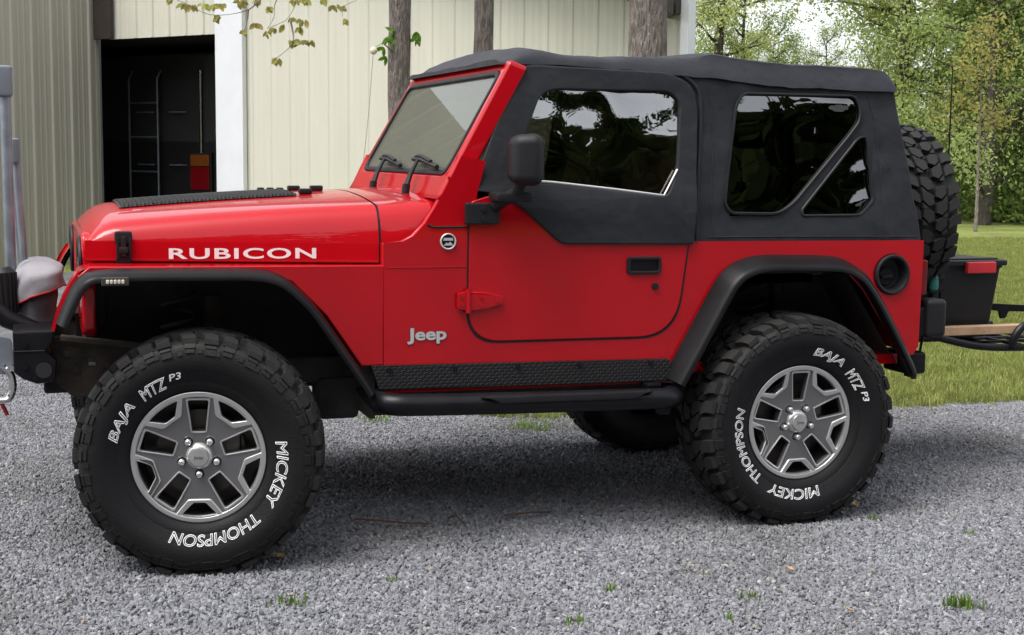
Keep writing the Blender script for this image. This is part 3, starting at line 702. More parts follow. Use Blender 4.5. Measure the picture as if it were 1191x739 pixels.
# --- soft top: sides with window holes, roof, rear curtain
sp_ = [(1.90, 1.136), (2.998, 1.134), (2.975, 1.27), (2.885, 1.79), (2.86, 1.81), (1.20, 1.83), (1.225, 1.80), (1.30, 1.80), (1.84, 1.795), (1.925, 1.76), (1.953, 1.674)]
qw = rpoly([(2.176, 1.735), (2.70, 1.737), (2.722, 1.68), (2.715, 1.632), (2.665, 1.575), (2.39, 1.297), (2.318, 1.255), (2.105, 1.258), (2.078, 1.295), (2.092, 1.39), (2.145, 1.68)], [.05, .05, .03, .03, .03, .04, .04, .04, .03, .03, .04])
tw = rpoly([(2.705, 1.565), (2.742, 1.572), (2.75, 1.53), (2.765, 1.31), (2.70, 1.25), (2.43, 1.248), (2.425, 1.27)], .018)
bm = plate(sp_, [qw, tw], t=.02, bev=.006, bseg=2, cut=.035, mapf=soft(0, .009))
me_ = bpy.data.meshes.new('t'); bm.to_mesh(me_); me_.transform(Matrix.Translation((0, -CY, 0))); me_.transform(Matrix.Scale(-1, 4, (0, 1, 0))); me_.flip_normals(); me_.transform(Matrix.Translation((0, CY, 0))); merge_mesh(bm, me_)
# rear curtain and rounded rear corners
def rearx(z): return 2.992-(z-1.137)*.165
rows = []
for z in np.linspace(1.134, 1.80, 14):
    y0 = topY(z)+.012; X = rearx(z); row = []
    for a in np.linspace(0, 90, 6): row.append((X-.055+.055*math.sin(R(a)), y0+.055-.055*math.cos(R(a)), z))
    row += [(X+.01*math.sin(math.pi*k/10)*math.sin((z-1.134)*4.7), y0+.055+(2*CY-2*y0-.11)*k/10, z) for k in range(1, 10)]
    row += [(x, 2*CY-y, zz) for x, y, zz in row[5::-1]]
    rows.append([(x+wr(y, zz, .004), y, zz) for x, y, zz in row])
grid_mesh(bm, rows)
top = part('soft_top', bm, 'softtop', J, smooth=50)
zc = [(1.155, 1.838), (1.19, 1.86), (1.235, 1.893), (1.29, 1.908), (1.34, 1.90), (1.42, 1.884), (1.6, 1.882), (1.8, 1.89), (1.95, 1.894), (2.05, 1.908), (2.12, 1.902), (2.3, 1.888), (2.5, 1.882), (2.7, 1.879), (2.80, 1.875), (2.85, 1.868), (2.88, 1.848), (2.895, 1.81)]
zv = [(1.155, 1.818), (1.25, 1.824), (1.57, 1.815), (1.94, 1.797), (2.32, 1.768), (2.75, 1.757), (2.95, 1.757)]
def lut(tb, x):
    for (x0, a), (x1, b) in zip(tb, tb[1:]):
        if x <= x1:
            t = max(0, (x-x0)/(x1-x0)); return a+(b-a)*t
    return tb[-1][1]
rows = []
for X in [1.155, 1.165]+list(np.linspace(1.18, 2.83, 60))+[2.845, 2.86, 2.875, 2.888, 2.895]:
    z1, z0 = lut(zc, X), lut(zv, X); z0 = min(z0, z1-.012); y0 = topY(z0)-.012; row = []
    row.append((X, y0+.012, z0+.002)); row.append((X, y0-.001, z0))
    ze = z1-.030
    ze = max(ze, z0+.012)
    row.append((X, y0+(ze-z0)*.10, z0+(ze-z0)*.5)); row.append((X, y0+(ze-z0)*.25+.003, z0+(ze-z0)*.85)); row.append((X, y0+.028, ze+.003)); row.append((X, y0+.06, ze+.009))
    for k in range(1, 12):
        t = k/12; row.append((X, y0+.06+(CY-y0-.06)*t, ze+.009+(z1-ze-.009)*(1-(1-t)**2)))
    row.append((X, CY, z1))
    row += [(x, 2*CY-y, z) for x, y, z in row[-2::-1]]
    rows.append([(x, y+wr(x, z*3, .004), z+.007*noise.noise(Vector((x*6, y*4, 2)))+.004*noise.noise(Vector((x*17, y*3, 5)))) for x, y, z in row])
bm = grid_mesh(bmesh.new(), rows); bm.faces.new([bm.verts.new(p) for p in rows[0][:]])
part('roof_cover', bm, 'roofcloth', top, smooth=60)
def pane(poly, name, material, dy=.006, a=.003, dents=()):
    return part(name, plate(poly, t=.003, bev=.0004, cut=.02, mapf=lambda u, v, d: (u, topY(v)+dy+d+a*noise.noise(Vector((u*3.2, v*5, 7.3)))-sum(A*math.exp(-((u-u0)*c+(v-v0)*s_)**2/su**2-((v-v0)*c-(u-u0)*s_)**2/sv**2) for u0, v0, A, su, sv, c, s_ in dents), v)), material, top)
big = [(x+(.012 if x > 2.4 else -.012), z+(.012 if z > 1.5 else -.012)) for x, z in qw]
q1 = pane(big, 'quarter_window', 'vinyl_tint', dents=[(2.62, 1.705, .012, .055, .024, 1, 0)]); q2 = pane([(x+(.01 if x > 2.65 else -.012), z+(.01 if z > 1.4 else -.01)) for x, z in tw], 'vent_window', 'vinyl_tint', dy=.017, dents=[(2.74, 1.435, .010, .06, .016, .88, .47), (2.745, 1.32, .010, .06, .016, .92, .38)])
mirrored(q1, top); mirrored(q2, top)
bm = bmesh.new(); tube(bm, [(x, topY(z)-.003, z) for x, z in qw]+[(qw[0][0], topY(qw[0][1])-.003, qw[0][1])], .0065, 6)
wl = part('window_piping', bm, 'black_plastic', top); mirrored(wl, top)
bm = bmesh.new(); tube(bm, [(x, topY(z)-.003, z) for x, z in tw]+[(tw[0][0], topY(tw[0][1])-.003, tw[0][1])], .006, 6)
wl = part('window_piping', bm, 'black_plastic', top); mirrored(wl, top)
for q in ([(2.82, 1.14), (2.815, 1.3), (2.79, 1.6), (2.765, 1.74)], [(2.0, 1.165), (2.3, 1.165), (2.6, 1.163), (2.97, 1.16)], [(2.025, 1.17), (2.02, 1.3), (2.04, 1.6), (2.03, 1.76)]):
    bm = bmesh.new(); tube(bm, [(p.x, topY(p.y)-.0005+wr(p.x, p.y, .009), p.y) for p in smooth_path([(x, z, 0) for x, z in q], 6)], .0032, 5)
    wl = part('seam', bm, 'softtop', top); mirrored(wl, top)
rw = rpoly([(CY-.52, 1.25), (CY+.52, 1.25), (CY+.50, 1.70), (CY-.50, 1.70)], .05)
part('rear_window', plate(rw, t=.004, bev=.001, mapf=lambda u, v, d: (rearx(v)+.016-d, u, v)), 'vinyl_tint', top)
# --- fuel filler, badges, lettering
bm = bmesh.new(); c_ = (2.846, 1.005)
def disc_ring(bm, cx, cz, prof, seg=40):
    rows = []
    for k in range(seg+1):
        a = 2*math.pi*k/seg; rows.append([(cx+r_*math.cos(a), y, cz+r_*math.sin(a)) for r_, y in prof])
    grid_mesh(bm, rows); bmesh.ops.remove_doubles(bm, verts=bm.verts, dist=1e-6)
disc_ring(bm, *c_, [(.083, .104), (.083, .094), (.078, .090), (.070, .092), (.066, .100), (.062, .145), (.05, .15), (.0, .15)])
ff = part('fuel_filler', bm, 'black_plastic', J)
bm = bmesh.new(); disc_ring(bm, c_[0]-.012, c_[1]-.012, [(.038, .149), (.038, .128), (.034, .124), (0, .124)]); box(bm, 2.806, 2.862, .112, .126, .986, 1.0, .004)
part('fuel_cap', bm, 'flare', ff)
bm = bmesh.new(); disc_ring(bm, .925, 1.159, [(.0305, .106), (.0305, .099), (.0285, .0972), (.0252, .0985), (.0245, .1005)])
bd = part('round_badge', bm, 'silver_badge', J)
bm = bmesh.new(); disc_ring(bm, .925, 1.159, [(.0248, .1008), (.0, .1008)]); part('badge_face', bm, 'black_metal', bd)
bm = plate([(.906, 1.162), (.944, 1.162), (.942, 1.172), (.908, 1.172)], t=.0015, bev=.0003, mapf=side(.0993))
merge(bm, plate([(.908, 1.144), (.942, 1.144), (.939, 1.152), (.932, 1.158), (.925, 1.151), (.918, 1.155)], t=.0015, bev=.0003, mapf=side(.0993)))
part('badge_emblem', bm, 'silver_badge', bd)
me = fit_text(text_mesh('RUBICON', ext=.0005, offset=.022, spacing=1.12), .518, .039)
for v in me.vertices: X = -.067+v.co.x; v.co = Vector((X, hood_side(X)-.0012-(.0005 if v.co.z > 0 else 0), 1.0955+v.co.y))
part('hood_lettering', me, 'white_decal', hood, smooth=0)
def jeep_badge(ext, off, y, dx=0, mt_='silver_badge', nm='badge_lettering'):
    me = text_mesh('Jeep', ext=ext, offset=off); me = fit_text(me, .150+dx*2, .060+dx*2)
    for v in me.vertices: v.co = Vector((.771-dx+v.co.x, y-(v.co.z/ext)*.002, .780-dx+v.co.y))
    return part(nm, me, mt_, fo, smooth=0)
jeep_badge(.02, .028, .103); jeep_badge(.02, .04, .1052, .003, 'mesh_black', 'badge_outline')
# fender joint line and lower seam
part('panel_seam', B(.683, .6865, .1055, .109, .706, 1.076), 'black_plastic', J)
part('body_crease', B(.70, 1.0, .1025, .107, 1.063, 1.066, .001), 'red', J)
bm = bmesh.new(); tube(bm, [(.845, .103, 1.222), (.868, .103, 1.212), (1.004, .103, 1.212)], .0035, 6); part('hinge_seam', bm, 'black_plastic', J)
# --- rocker guard and step bar
rk = [(.632, .708), (1.83, .690), (1.872, .605), (1.866, .600), (.668, .616), (.660, .622)]
rg = part('rocker_guard', plate(rk, t=.012, bev=.003, mapf=side(.090)), 'tread_plate', J)
for x in (.70, .95, 1.2, 1.45, 1.75):
    bm = bmesh.new(); tube(bm, [(x, .083, .69-.012*(x-.7)), (x, .092, .69-.012*(x-.7))], .009, 10); part('guard_bolt', bm, 'black_metal', rg)
mirrored(rg, J)
bm = bmesh.new(); tube(bm, smooth_path([(.69, .50, .575), (.675, .30, .575), (.67, .10, .572), (.71, .035, .57), (.82, .025, .566), (1.2, .025, .556), (1.65, .025, .548), (1.80, .03, .545), (1.845, .10, .545), (1.84, .30, .55), (1.83, .5, .55)], 6), .041, 14)
for x in (.70, 1.75): box(bm, x-.03, x+.03, .05, .50, .585, .60, .004)
for x in (1.79,):
    v = plate(rpoly([(x-.05, .55), (x+.05, .55), (x+.035, .47), (x-.02, .475)], .01), t=.012, bev=.003, mapf=side(.06)); merge(bm, v)
st = part('side_step', bm, 'black_metal', J)
sp2 = part('step_pad', plate(rpoly([(1.02, .592), (1.72, .586), (1.64, .556), (1.10, .562)], .01), t=.03, bev=.006, mapf=side(-.022)), 'black_plastic', st); 
sfar = mirrored(st, J); mirrored(sp2, sfar)
# --- chassis
bm = bmesh.new()
for y0 in (.42, 2*CY-.50): box(bm, -.50, 2.98, y0, y0+.08, .60, .70, .01)
for x in (-.35, .55, 1.75, 2.85): box(bm, x, x+.08, .46, 2*CY-.46, .58, .66, .01)
box(bm, .95, 1.60, .50, 1.24, .485, .58, .02)
tube(bm, [(.3, .95, .58), (.9, 1.0, .52), (1.7, 1.15, .55), (2.3, 1.3, .62), (2.9, 1.3, .58)], .035, 10)
box(bm, 1.72, 2.2, .55, 1.2, .53, .60, .03)
ch = part('chassis', bm, 'dark_under', J)
bm = bmesh.new(); box(bm, .66, 1.88, .20, .30, .50, .64, .01); mirrored(part('body_sill', bm, 'dark_under', J), J)
for X, dy in ((0, .22), (2.373, 0)):
    bm = bmesh.new(); tube(bm, [(X, .16, .425), (X, 2*CY-.16, .425)], .042, 12)
    b2 = bmesh.new(); bmesh.ops.create_uvsphere(b2, u_segments=18, v_segments=10, radius=.15); merge(bm, b2, Matrix.Translation((X, CY+dy, .425)))
    part('axle', bm, 'dark_under', J)
    for s in (1, -1):
        bm = bmesh.new(); yy = CY-s*.47
        tube(bm, [(X+.12, yy, .40), (X+.10, yy, .95)], [.03, .034], 10); hel = [(X-.02+.06*math.cos(a), yy+.06*math.sin(a), .46+.5*a/(2*math.pi*6)) for a in np.linspace(0, 2*math.pi*6, 72)]
        tube(bm, hel, .009, 6); part('shock_absorber', bm, 'rust', J)
# --- front bumper, winch cover, tow bar, shackle
bpz = rpoly([(-.60, .845), (-.455, .845), (-.468, .80), (-.492, .77), (-.455, .735), (-.462, .665), (-.52, .655), (-.57, .675), (-.60, .70)], .008)
bm = plate(bpz, t=1.14, bev=.008, mapf=side(.30))
fb = part('front_bumper', bm, 'black_metal', J)
bm = bmesh.new(); tube(bm, [(-.50, .296, .705), (-.50, .31, .705)], .028, 16); part('tow_eye', bm, 'mesh_black', fb)
for x, z in ((-.56, .80), (-.56, .72), (-.53, .68)):
    bm = bmesh.new(); tube(bm, [(x, .291, z), (x, .302, z)], .010, 8); part('bolt', bm, 'black_metal', fb)
bm = bmesh.new(); tube(bm, [(-.60, .298, .775), (-.495, .298, .775)], .003, 5); part('weld_seam', bm, 'black_metal', fb)
bm = plate(rpoly([(-.475, .80), (-.30, .80), (-.19, .74), (-.20, .66), (-.30, .595), (-.40, .588), (-.47, .66)], .015), [rpoly([(-.345, .70), (-.32, .70), (-.32, .735), (-.345, .735)], .004)], t=.012, bev=.002, mapf=side(.38))
for x, z in ((-.39, .69), (-.28, .70), (-.30, .63), (-.42, .75)): tube(bm, [(x, .37, z), (x, .382, z)], .013, 8)
tube(bm, [(-.44, .39, .80), (-.15, .39, .76)], .02, 8)
br = part('frame_bracket', bm, 'rust', J); mirrored(br, J)
# winch cover: a draped bag
def bag(zlo, zhi, grow, y0=.55, y1=1.20):
    rows = []
    for k in range(15):
        v = k/14; row = []
        for i in range(29):
            a = 2*math.pi*i/28; z = zlo+(zhi-zlo)*v
            top_ = max(0, (z-.96)/.095); sx, sy = .078*(1-.45*top_**2)+grow, (y1-y0)/2*(1-.25*top_**2)+grow
            n_ = .016*noise.noise(Vector((math.cos(a)*2.2, math.sin(a)*2.2, z*12)))
            cx = -.512+.020*(z-.85)
            row.append((cx+(sx+n_)*abs(math.cos(a))**.6*math.copysign(1, math.cos(a)), (y0+y1)/2+(sy+n_)*abs(math.sin(a))**.6*math.copysign(1, math.sin(a)), z))
        rows.append(row)
    b = grid_mesh(bmesh.new(), rows); b.faces.new([b.verts.new(p) for p in rows[-1][:-1]]); return b
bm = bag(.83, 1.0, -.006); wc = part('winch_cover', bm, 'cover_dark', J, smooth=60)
rows = []
for k in range(13):
    row = []
    for i in range(33):
        a = -math.pi+2*math.pi*i/32; v = k/12
        low = .93+.075*math.cos(a*1.0)*(-1) if abs(a) < 9 else .93
        low = .915+.055*math.cos(a+R(40))
        z = low+(1.058-low)*math.sin(v*math.pi/2); sh = math.cos(max(0, (v-.35)/.65)*math.pi/2)
        n_ = .02*noise.noise(Vector((math.cos(a)*3.5, math.sin(a)*3.5, v*3)))
        sx, sy = (.094+n_)*(.15+.85*sh), (.35+n_)*(.25+.75*sh)
        row.append((-.508+sx*abs(math.cos(a))**.7*math.copysign(1, math.cos(a)), .875+sy*abs(math.sin(a))**.7*math.copysign(1, math.sin(a)), z))
    rows.append(row)
bm = grid_mesh(bmesh.new(), rows); bm.faces.new([bm.verts.new(p) for p in rows[-1][:-1]])
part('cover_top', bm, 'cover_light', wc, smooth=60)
bm = bmesh.new(); tube(bm, [(x-.001, y-.002, z) for x, y, z in rows[0]], .003, 6, False); part('cover_piping', bm, 'red_plastic', wc)
# tow bar folded upright: two arms with flat grey end caps, a thin brace
tb = part('tow_bar', plate(rpoly([(-.70, .82), (-.605, .80), (-.60, .70), (-.62, .67), (-.70, .67)], .02), t=.012, bev=.002, mapf=side(.47)), 'galv', J)
bm = bmesh.new(); tube(bm, [(-.604, .75, .86), (-.606, .75, 1.70)], .020, 14); a1 = part('tow_arm', bm, 'galv', tb)
part('arm_cap', B(-.640, -.578, .722, .778, 1.672, 1.788, .012), 'galv_cap', a1)
bm = bmesh.new(); tube(bm, [(-.548, .9, .86), (-.576, .9, 1.44)], .015, 12); a2 = part('tow_arm', bm, 'galv', tb)
part('arm_cap', B(-.594, -.560, .872, .928, 1.424, 1.522, .010), 'galv_cap', a2)
bm = bmesh.new(); tube(bm, [(-.566, .98, .86), (-.594, .98, 1.50)], .008, 8); part('tow_brace', bm, 'galv', tb)
bm = bmesh.new(); tube(bm, [(-.625, .60, .875), (-.632, .60, 1.03), (-.634, .60, 1.048)], [.040, .046, .03], 18)
for k in range(18):
    a = 2*math.pi*k/18; tube(bm, [(-.625+.043*math.cos(a), .6+.043*math.sin(a), .88), (-.632+.047*math.cos(a), .6+.047*math.sin(a), 1.03)], .004, 5)
part('rubber_boot', bm, 'black_plastic', tb)
bm = bmesh.new(); tube(bm, [(-.80, .56, 1.02), (-.62, .56, .86), (-.48, .56, .80)], .034, 12); part('bumper_tube', bm, 'black_metal', fb)
bm = bmesh.new(); tube(bm, smooth_path([(-.640, .47, .70), (-.612, .47, .67), (-.606, .47, .62), (-.622, .47, .58), (-.655, .47, .575)], 5), .013, 10); tube(bm, [(-.612, .44, .695), (-.612, .50, .695)], .012, 10)
part('shackle', bm, 'chrome', fb)
bm = bmesh.new(); tube(bm, [(-.665, .5, .60), (-.645, .5, .555), (-.628, .5, .515)], .008, 6); part('strap', bm, 'red_strap', fb)
# --- rear: bumper ends, tail lamps, spare carrier
bm = B(3.0, 3.12, .14, 2*CY-.14, .735, .86, .02)
rbm = part('rear_bumper', bm, 'black_metal', J)
for s in (0, 1):
    b_ = bmesh.new(); y0, y1 = (.12, .22) if s == 0 else (2*CY-.22, 2*CY-.12)
    box(b_, 3.045, 3.145, y0, y1, .728, .892, .022, 3); part('bumper_end', b_, 'black_plastic', rbm)
    y0, y1 = (.15, .27) if s == 0 else (2*CY-.27, 2*CY-.15)
    part('tail_lamp', B(2.985, 3.06, y0, y1, .905, 1.06, .012), 'red_lens', J)
bm = bmesh.new(); tube(bm, [(3.082, .2, .73), (3.07, .2, .655)], .006, 6); box(bm, 2.95, 3.05, .12, .3, .575, .67, .015)
for z in (.60, .64): tube(bm, [(2.97, .112, z), (2.97, .125, z)], .012, 8)
part('body_mount', bm, 'black_metal', J)
bm = bmesh.new(); box(bm, 3.0, 3.10, .70, 1.04, .95, 1.35, .01); tube(bm, [(3.06, .5, 1.06), (3.06, 1.0, 1.06)], .025, 10); tube(bm, [(3.10, CY, 1.215), (3.26, CY, 1.215)], .05, 12)
sc_ = part('spare_carrier', bm, 'black_metal', J)
bm = bmesh.new(); tube(bm, [(3.47, .60, 1.02), (3.465, .60, 1.5), (3.46, .595, 1.9)], [.005, .004, .003], 6); tube(bm, [(3.47, .60, 1.0), (3.47, .60, 1.14)], .010, 8); tube(bm, [(3.2, .62, 1.02), (3.47, .6, 1.02)], .008, 6)
part('antenna', bm, 'black_metal', sc_)
# --- cabin
bm = bmesh.new(); box(bm, .96, 1.16, .22, 2*CY-.22, 1.10, 1.30, .03); part('dashboard', bm, 'interior', J)
bm = bmesh.new(); ctr = Vector((1.30, .50, 1.27)); ax = Vector((.85, 0, .45)).normalized(); e1 = Vector((0, 1, 0)); e2 = ax.cross(e1)
tube(bm, [ctr+(e1*math.cos(a)+e2*math.sin(a))*.185 for a in np.linspace(0, 2*math.pi, 33)], .014, 10, False)
for a in (0, math.pi, -math.pi/2): tube(bm, [ctr, ctr+(e1*math.cos(a)+e2*math.sin(a))*.18], .014, 8)
tube(bm, [ctr, (1.1, .5, 1.16)], .035, 10); part('steering_wheel', bm, 'interior', J)
for yy in (.52, 1.22):
    bm = bmesh.new(); box(bm, 1.42, 1.92, yy-.24, yy+.24, .86, 1.0, .05, 3)
    b2 = bmesh.new(); box(b2, -.06, .06, -.23, .23, 0, .56, .05, 3); merge(bm, b2, Matrix.Translation((1.84, yy, .96)) @ Matrix.Rotation(R(14), 4, 'Y'))
    seat = part('seat', bm, 'seat', J)
    b2 = bmesh.new(); box(b2, -.045, .045, -.13, .13, 0, .17, .04, 3); bm = bmesh.new(); merge(bm, b2, Matrix.Translation((1.985, yy, 1.51)) @ Matrix.Rotation(R(14), 4, 'Y')); part('headrest', bm, 'seat', seat)
bm = bmesh.new()
for X in (2.0, 2.55):
    tube(bm, smooth_path([(X, .22, 1.0), (X, .24, 1.6), (X, .31, 1.74), (X, .45, 1.78), (X, CY, 1.79), (X, 2*CY-.45, 1.78), (X, 2*CY-.31, 1.74), (X, 2*CY-.24, 1.6), (X, 2*CY-.22, 1.0)], 4), .035, 10)
for y in (.33, 2*CY-.33): tube(bm, [(2.0, y, 1.755), (2.55, y, 1.755), (2.9, y, 1.15)], .03, 8)
for y in (.33, 2*CY-.33): tube(bm, [(2.0, y, 1.755), (1.25, y, 1.79)], .025, 8)
part('roll_bar', bm, 'interior', J)
bm = bmesh.new(); box(bm, 1.93, 1.935, .30, .35, 1.15, 1.74); part('seat_belt', bm, 'belt', J)
bm = bmesh.new(); box(bm, 2.2, 2.7, .4, 1.34, .9, 1.25, .05); part('rear_seat', bm, 'interior', J)

# --- wheels: built once round their own centre (axle along Y, outside towards -Y), copied with their parts
def lathe(bm, prof, seg):
    rows = [[(r_*math.cos(2*math.pi*k/seg), y, r_*math.sin(2*math.pi*k/seg)) for r_, y in prof] for k in range(seg+1)]
    grid_mesh(bm, rows); bmesh.ops.remove_doubles(bm, verts=bm.verts, dist=1e-6); return bm
RT = .434
def mk(name, bm, material, smooth=35):
    o = part(name, bm, material, None, (0, 0, 0), smooth); return o
def tyre_bm():
    half = [(.228, -.112), (.236, -.120), (.246, -.130), (.262, -.139), (.270, -.1395), (.274, -.143), (.312, -.153), (.316, -.1555), (.345, -.158), (.37, -.155), (.392, -.148), (.400, -.141), (.405, -.128), (.407, -.10), (.408, -.05), (.4085, 0)]
    prof = half + [(r_, -y) for r_, y in half[-2::-1]]
    bm = lathe(bmesh.new(), prof, 120)
    def crown(y): return RT-.012*(abs(y)/.14)**3
    def block(poly, base=None, shrink=.91, top=None):
        n = len(poly); cy = sum(p[0] for p in poly)/n; ct = sum(p[1] for p in poly)/n
        lo = []; hi = []
        for y, th in poly:
            rb = (base or .403); lo.append(bm.verts.new((rb*math.cos(th), y, rb*math.sin(th))))
            y2, t2 = cy+(y-cy)*shrink, ct+(th-ct)*shrink; rr = (top or crown(y2)); hi.append(bm.verts.new((rr*math.cos(t2), y2, rr*math.sin(t2))))
        for i in range(n): bm.faces.new((lo[i], lo[(i+1) % n], hi[(i+1) % n], hi[i]))
        bm.faces.new(hi)
    NP = 34; p = 2*math.pi/NP
    for k in range(NP):
        t0 = k*p
        for s in (-1, 1):
            ph = t0+(p*.5 if s > 0 else 0)+.02*math.sin(k*2.3)
            long_ = k % 2
            # shoulder lug, forked
            y1 = -.150 if long_ else -.142; y2 = -.070
            block([(s*y1, ph+.02*p), (s*y1, ph+.68*p), (s*-.112, ph+.74*p), (s*(y2-.002), ph+.96*p), (s*(y2-.006), ph+.42*p), (s*-.10, ph+.10*p)][::s])
            # sidewall lug
            def sw(r_a, r_b, a0, a1, ya, yb, h=.007):
                q = []
                for r_, a, y in ((r_a, a0, ya), (r_a, a1, ya), (r_b, a1+.04*p, yb), (r_b, a0-.0*p, yb)): q.append((r_, a, y))
                lo = [bm.verts.new((r_*math.cos(a), s*y, r_*math.sin(a))) for r_, a, y in q]
                ca = sum(a for _, a, _ in q)/4; cr = sum(r_ for r_, _, _ in q)/4
                hi = [bm.verts.new(((cr+(r_-cr)*.9)*math.cos(ca+(a-ca)*.88), s*(y-h), (cr+(r_-cr)*.9)*math.sin(ca+(a-ca)*.88))) for r_, a, y in q]
                for i in range(4): bm.faces.new((lo[i], lo[(i+1) % 4], hi[(i+1) % 4], hi[i]))
                bm.faces.new(hi)
            sw(.414, .388, ph+.06*p, ph+.60*p, -.122, -.145, .010)
            if long_: sw(.389, .364, ph+.06*p, ph+.60*p, -.146, -.1545, .006); sw(.386, .370, ph+.72*p, ph+.94*p, -.147, -.153, .005)
            else: sw(.386, .372, ph+.10*p, ph+.56*p, -.147, -.153, .006); sw(.386, .364, ph+.70*p, ph+.95*p, -.147, -.1545, .005)
            # centre block, hooked
            pc = ph+.28*p
            block([(s*-.066, pc-.02*p), (s*-.064, pc+.50*p), (s*-.034, pc+.84*p), (s*-.003, pc+.70*p), (s*-.006, pc+.18*p), (s*-.034, pc-.02*p)][::s])
            block([(s*-.066, pc+.58*p), (s*-.066, pc+.92*p), (s*-.040, pc+.96*p), (s*-.037, pc+.90*p)][::s])
    return bm
wheel = mk('wheel', lathe(bmesh.new(), [(.205, .10), (.205, -.06), (.206, -.085), (.214, -.104), (.2225, -.112), (.2295, -.119), (.2325, -.121), (.2325, -.112), (.226, -.108)], 72), 'barrel')
def rim_map(off=0):
    def f(u, v, d):
        r_ = math.hypot(u, v); y = -.114+.020*(1-min(1, (r_/.215))**2)*1.0
        return (u, y+off+d, v)
    return f
def pol(r_, a): return (r_*math.cos(R(a)), r_*math.sin(R(a)))
def rot(pts, a):
    c, s = math.cos(R(a)), math.sin(R(a)); return [(x*c-y*s, x*s+y*c) for x, y in pts]
rect = [(-.0225, .088), (.0225, .088), (.036, .200), (-.036, .200)]
trap = [(-.0195, .163), (.0195, .163)] + [(.2085*math.sin(R(a)), .2085*math.cos(R(a))) for a in np.linspace(16.5, -16.5, 8)]
rects = [rpoly(rot(rect, 72*k), [.005, .005, .010, .010], 4) for k in range(5)]; traps = [rpoly(rot(trap, 36+72*k), .005, 3) for k in range(5)]
circ = lambda r_, n=72: [pol(r_, 360*i/n) for i in range(n)]
face = mk('wheel_face', plate(circ(.222), rects+traps+[[(pol(.063, 54+72*k)[0]+.0155*math.cos(a), pol(.063, 54+72*k)[1]+.0155*math.sin(a)) for a in np.linspace(0, 2*math.pi, 16, endpoint=False)] for k in range(5)], t=.024, bev=.004, bseg=2, cut=.02, mapf=rim_map()), 'rim_dark')
# raised ribs: the outer lip ring and the borders of the openings
bm = plate(circ(.2315), [circ(.2135)], t=.014, bev=.004, bseg=2, mapf=lambda u, v, d: (u, -.1225+d, v))
def grow(pts, k):
    n = len(pts); out = []
    for i in range(n):
        a, b, c = Vector(pts[i-1]), Vector(pts[i]), Vector(pts[(i+1) % n]); t1, t2 = (b-a).normalized(), (c-b).normalized()
        n1, n2 = Vector((t1.y, -t1.x)), Vector((t2.y, -t2.x)); nn = (n1+n2).normalized(); out.append(tuple(b+nn*(k/max(.5, nn.dot(n1)))))
    return out
for k in range(5):
    rim_o = [(-.0385, .150), (.0385, .150), (.0625, .178), (.082, .2005), (.0735, .2055)] + [(.214*math.sin(R(a)), .214*math.cos(R(a))) for a in np.linspace(15, -15, 6)] + [(-.0735, .2055), (-.082, .2005), (-.0625, .178)]
    o_ = rpoly(rot(rim_o, 36+72*k), .008, 3)
    i_ = rpoly(rot([(-.0200, .1625), (.0200, .1625)] + [(.2105*math.sin(R(a)), .2105*math.cos(R(a))) for a in np.linspace(16.6, -16.6, 6)], 36+72*k), .005, 3)
    merge(bm, plate(o_, [i_], t=.012, bev=.0035, bseg=2, mapf=rim_map(-.008)))
    r_o = rpoly(rot([(-.0275, .082), (.0275, .082), (.043, .2085), (-.043, .2085)], 72*k), .008, 3)
    merge(bm, plate(r_o, [rects[k]], t=.008, bev=.0025, bseg=1, mapf=rim_map(-.004)))
trim = mk('spoke_trim', bm, 'rim_light')
hub = mk('hub_cap', lathe(bmesh.new(), [(.048, -.090), (.0465, -.100), (.040, -.108), (.0345, -.110), (.0338, -.118), (.031, -.122), (.012, -.125), (0, -.1255)], 36), 'rim_light')
me = fit_text(text_mesh('Jeep', ext=.01, offset=.02), .034, .015)
for v in me.vertices: v.co = Vector((v.co.x-.017, -.1262-(.0006 if v.co.z > 0 else 0), v.co.y-.008))
hubt = mk('cap_lettering', me, 'rim_dark', 0)
nuts = []
for k in range(5):
    c = pol(.063, 54+72*k); b_ = bmesh.new()
    tube(b_, [(c[0], -.092, c[1]), (c[0], -.113, c[1]), (c[0], -.117, c[1])], [.0118, .0112, .007], 8)
    nuts.append(mk('lug_nut', b_, 'rim_light'))
bm = lathe(bmesh.new(), [(.155, -.02), (.155, -.035), (.06, -.035), (.06, -.05), (0, -.05)], 40); box(bm, .06, .14, -.06, 0, -.08, .09, .015); lathe(bm, [(.204, .03), (.204, .02), (.0, .02)], 40); lathe(bm, [(.09, -.06), (.09, -.075), (.0, -.075)], 30)
disc = mk('brake_disc', bm, 'brake'); tyre = mk('tyre', tyre_bm(), 'tyre', 30)
def side_y(r_):
    tb = [(.246, -.130), (.262, -.139), (.274, -.143), (.312, -.153), (.345, -.158)]
    return lut(tb, r_)
def arc_text(txt, a0, a1, r_in, r_out, shear=0, outline=.026, fill=False, sp=1.0):
    """letters run clockwise from angle a0 to a1 as seen from outside, feet towards the hub"""
    me = text_mesh(txt, outline=0 if fill else outline, ext=.01, shear=shear, offset=.012 if fill else 0, spacing=sp)
    rm = (r_in+r_out)/2; me = fit_text(me, abs(R(a1-a0))*rm, r_out-r_in); L = abs(R(a1-a0))*rm
    zr = max(abs(v.co.z) for v in me.vertices) or 1
    for v in me.vertices:
        a = R(a0)+(v.co.x/L)*R(a1-a0); r_ = r_in+v.co.y
        v.co = Vector((r_*math.cos(a), side_y(r_)-.0012-.0012*v.co.z/zr, r_*math.sin(a)))
    return me
lett = []
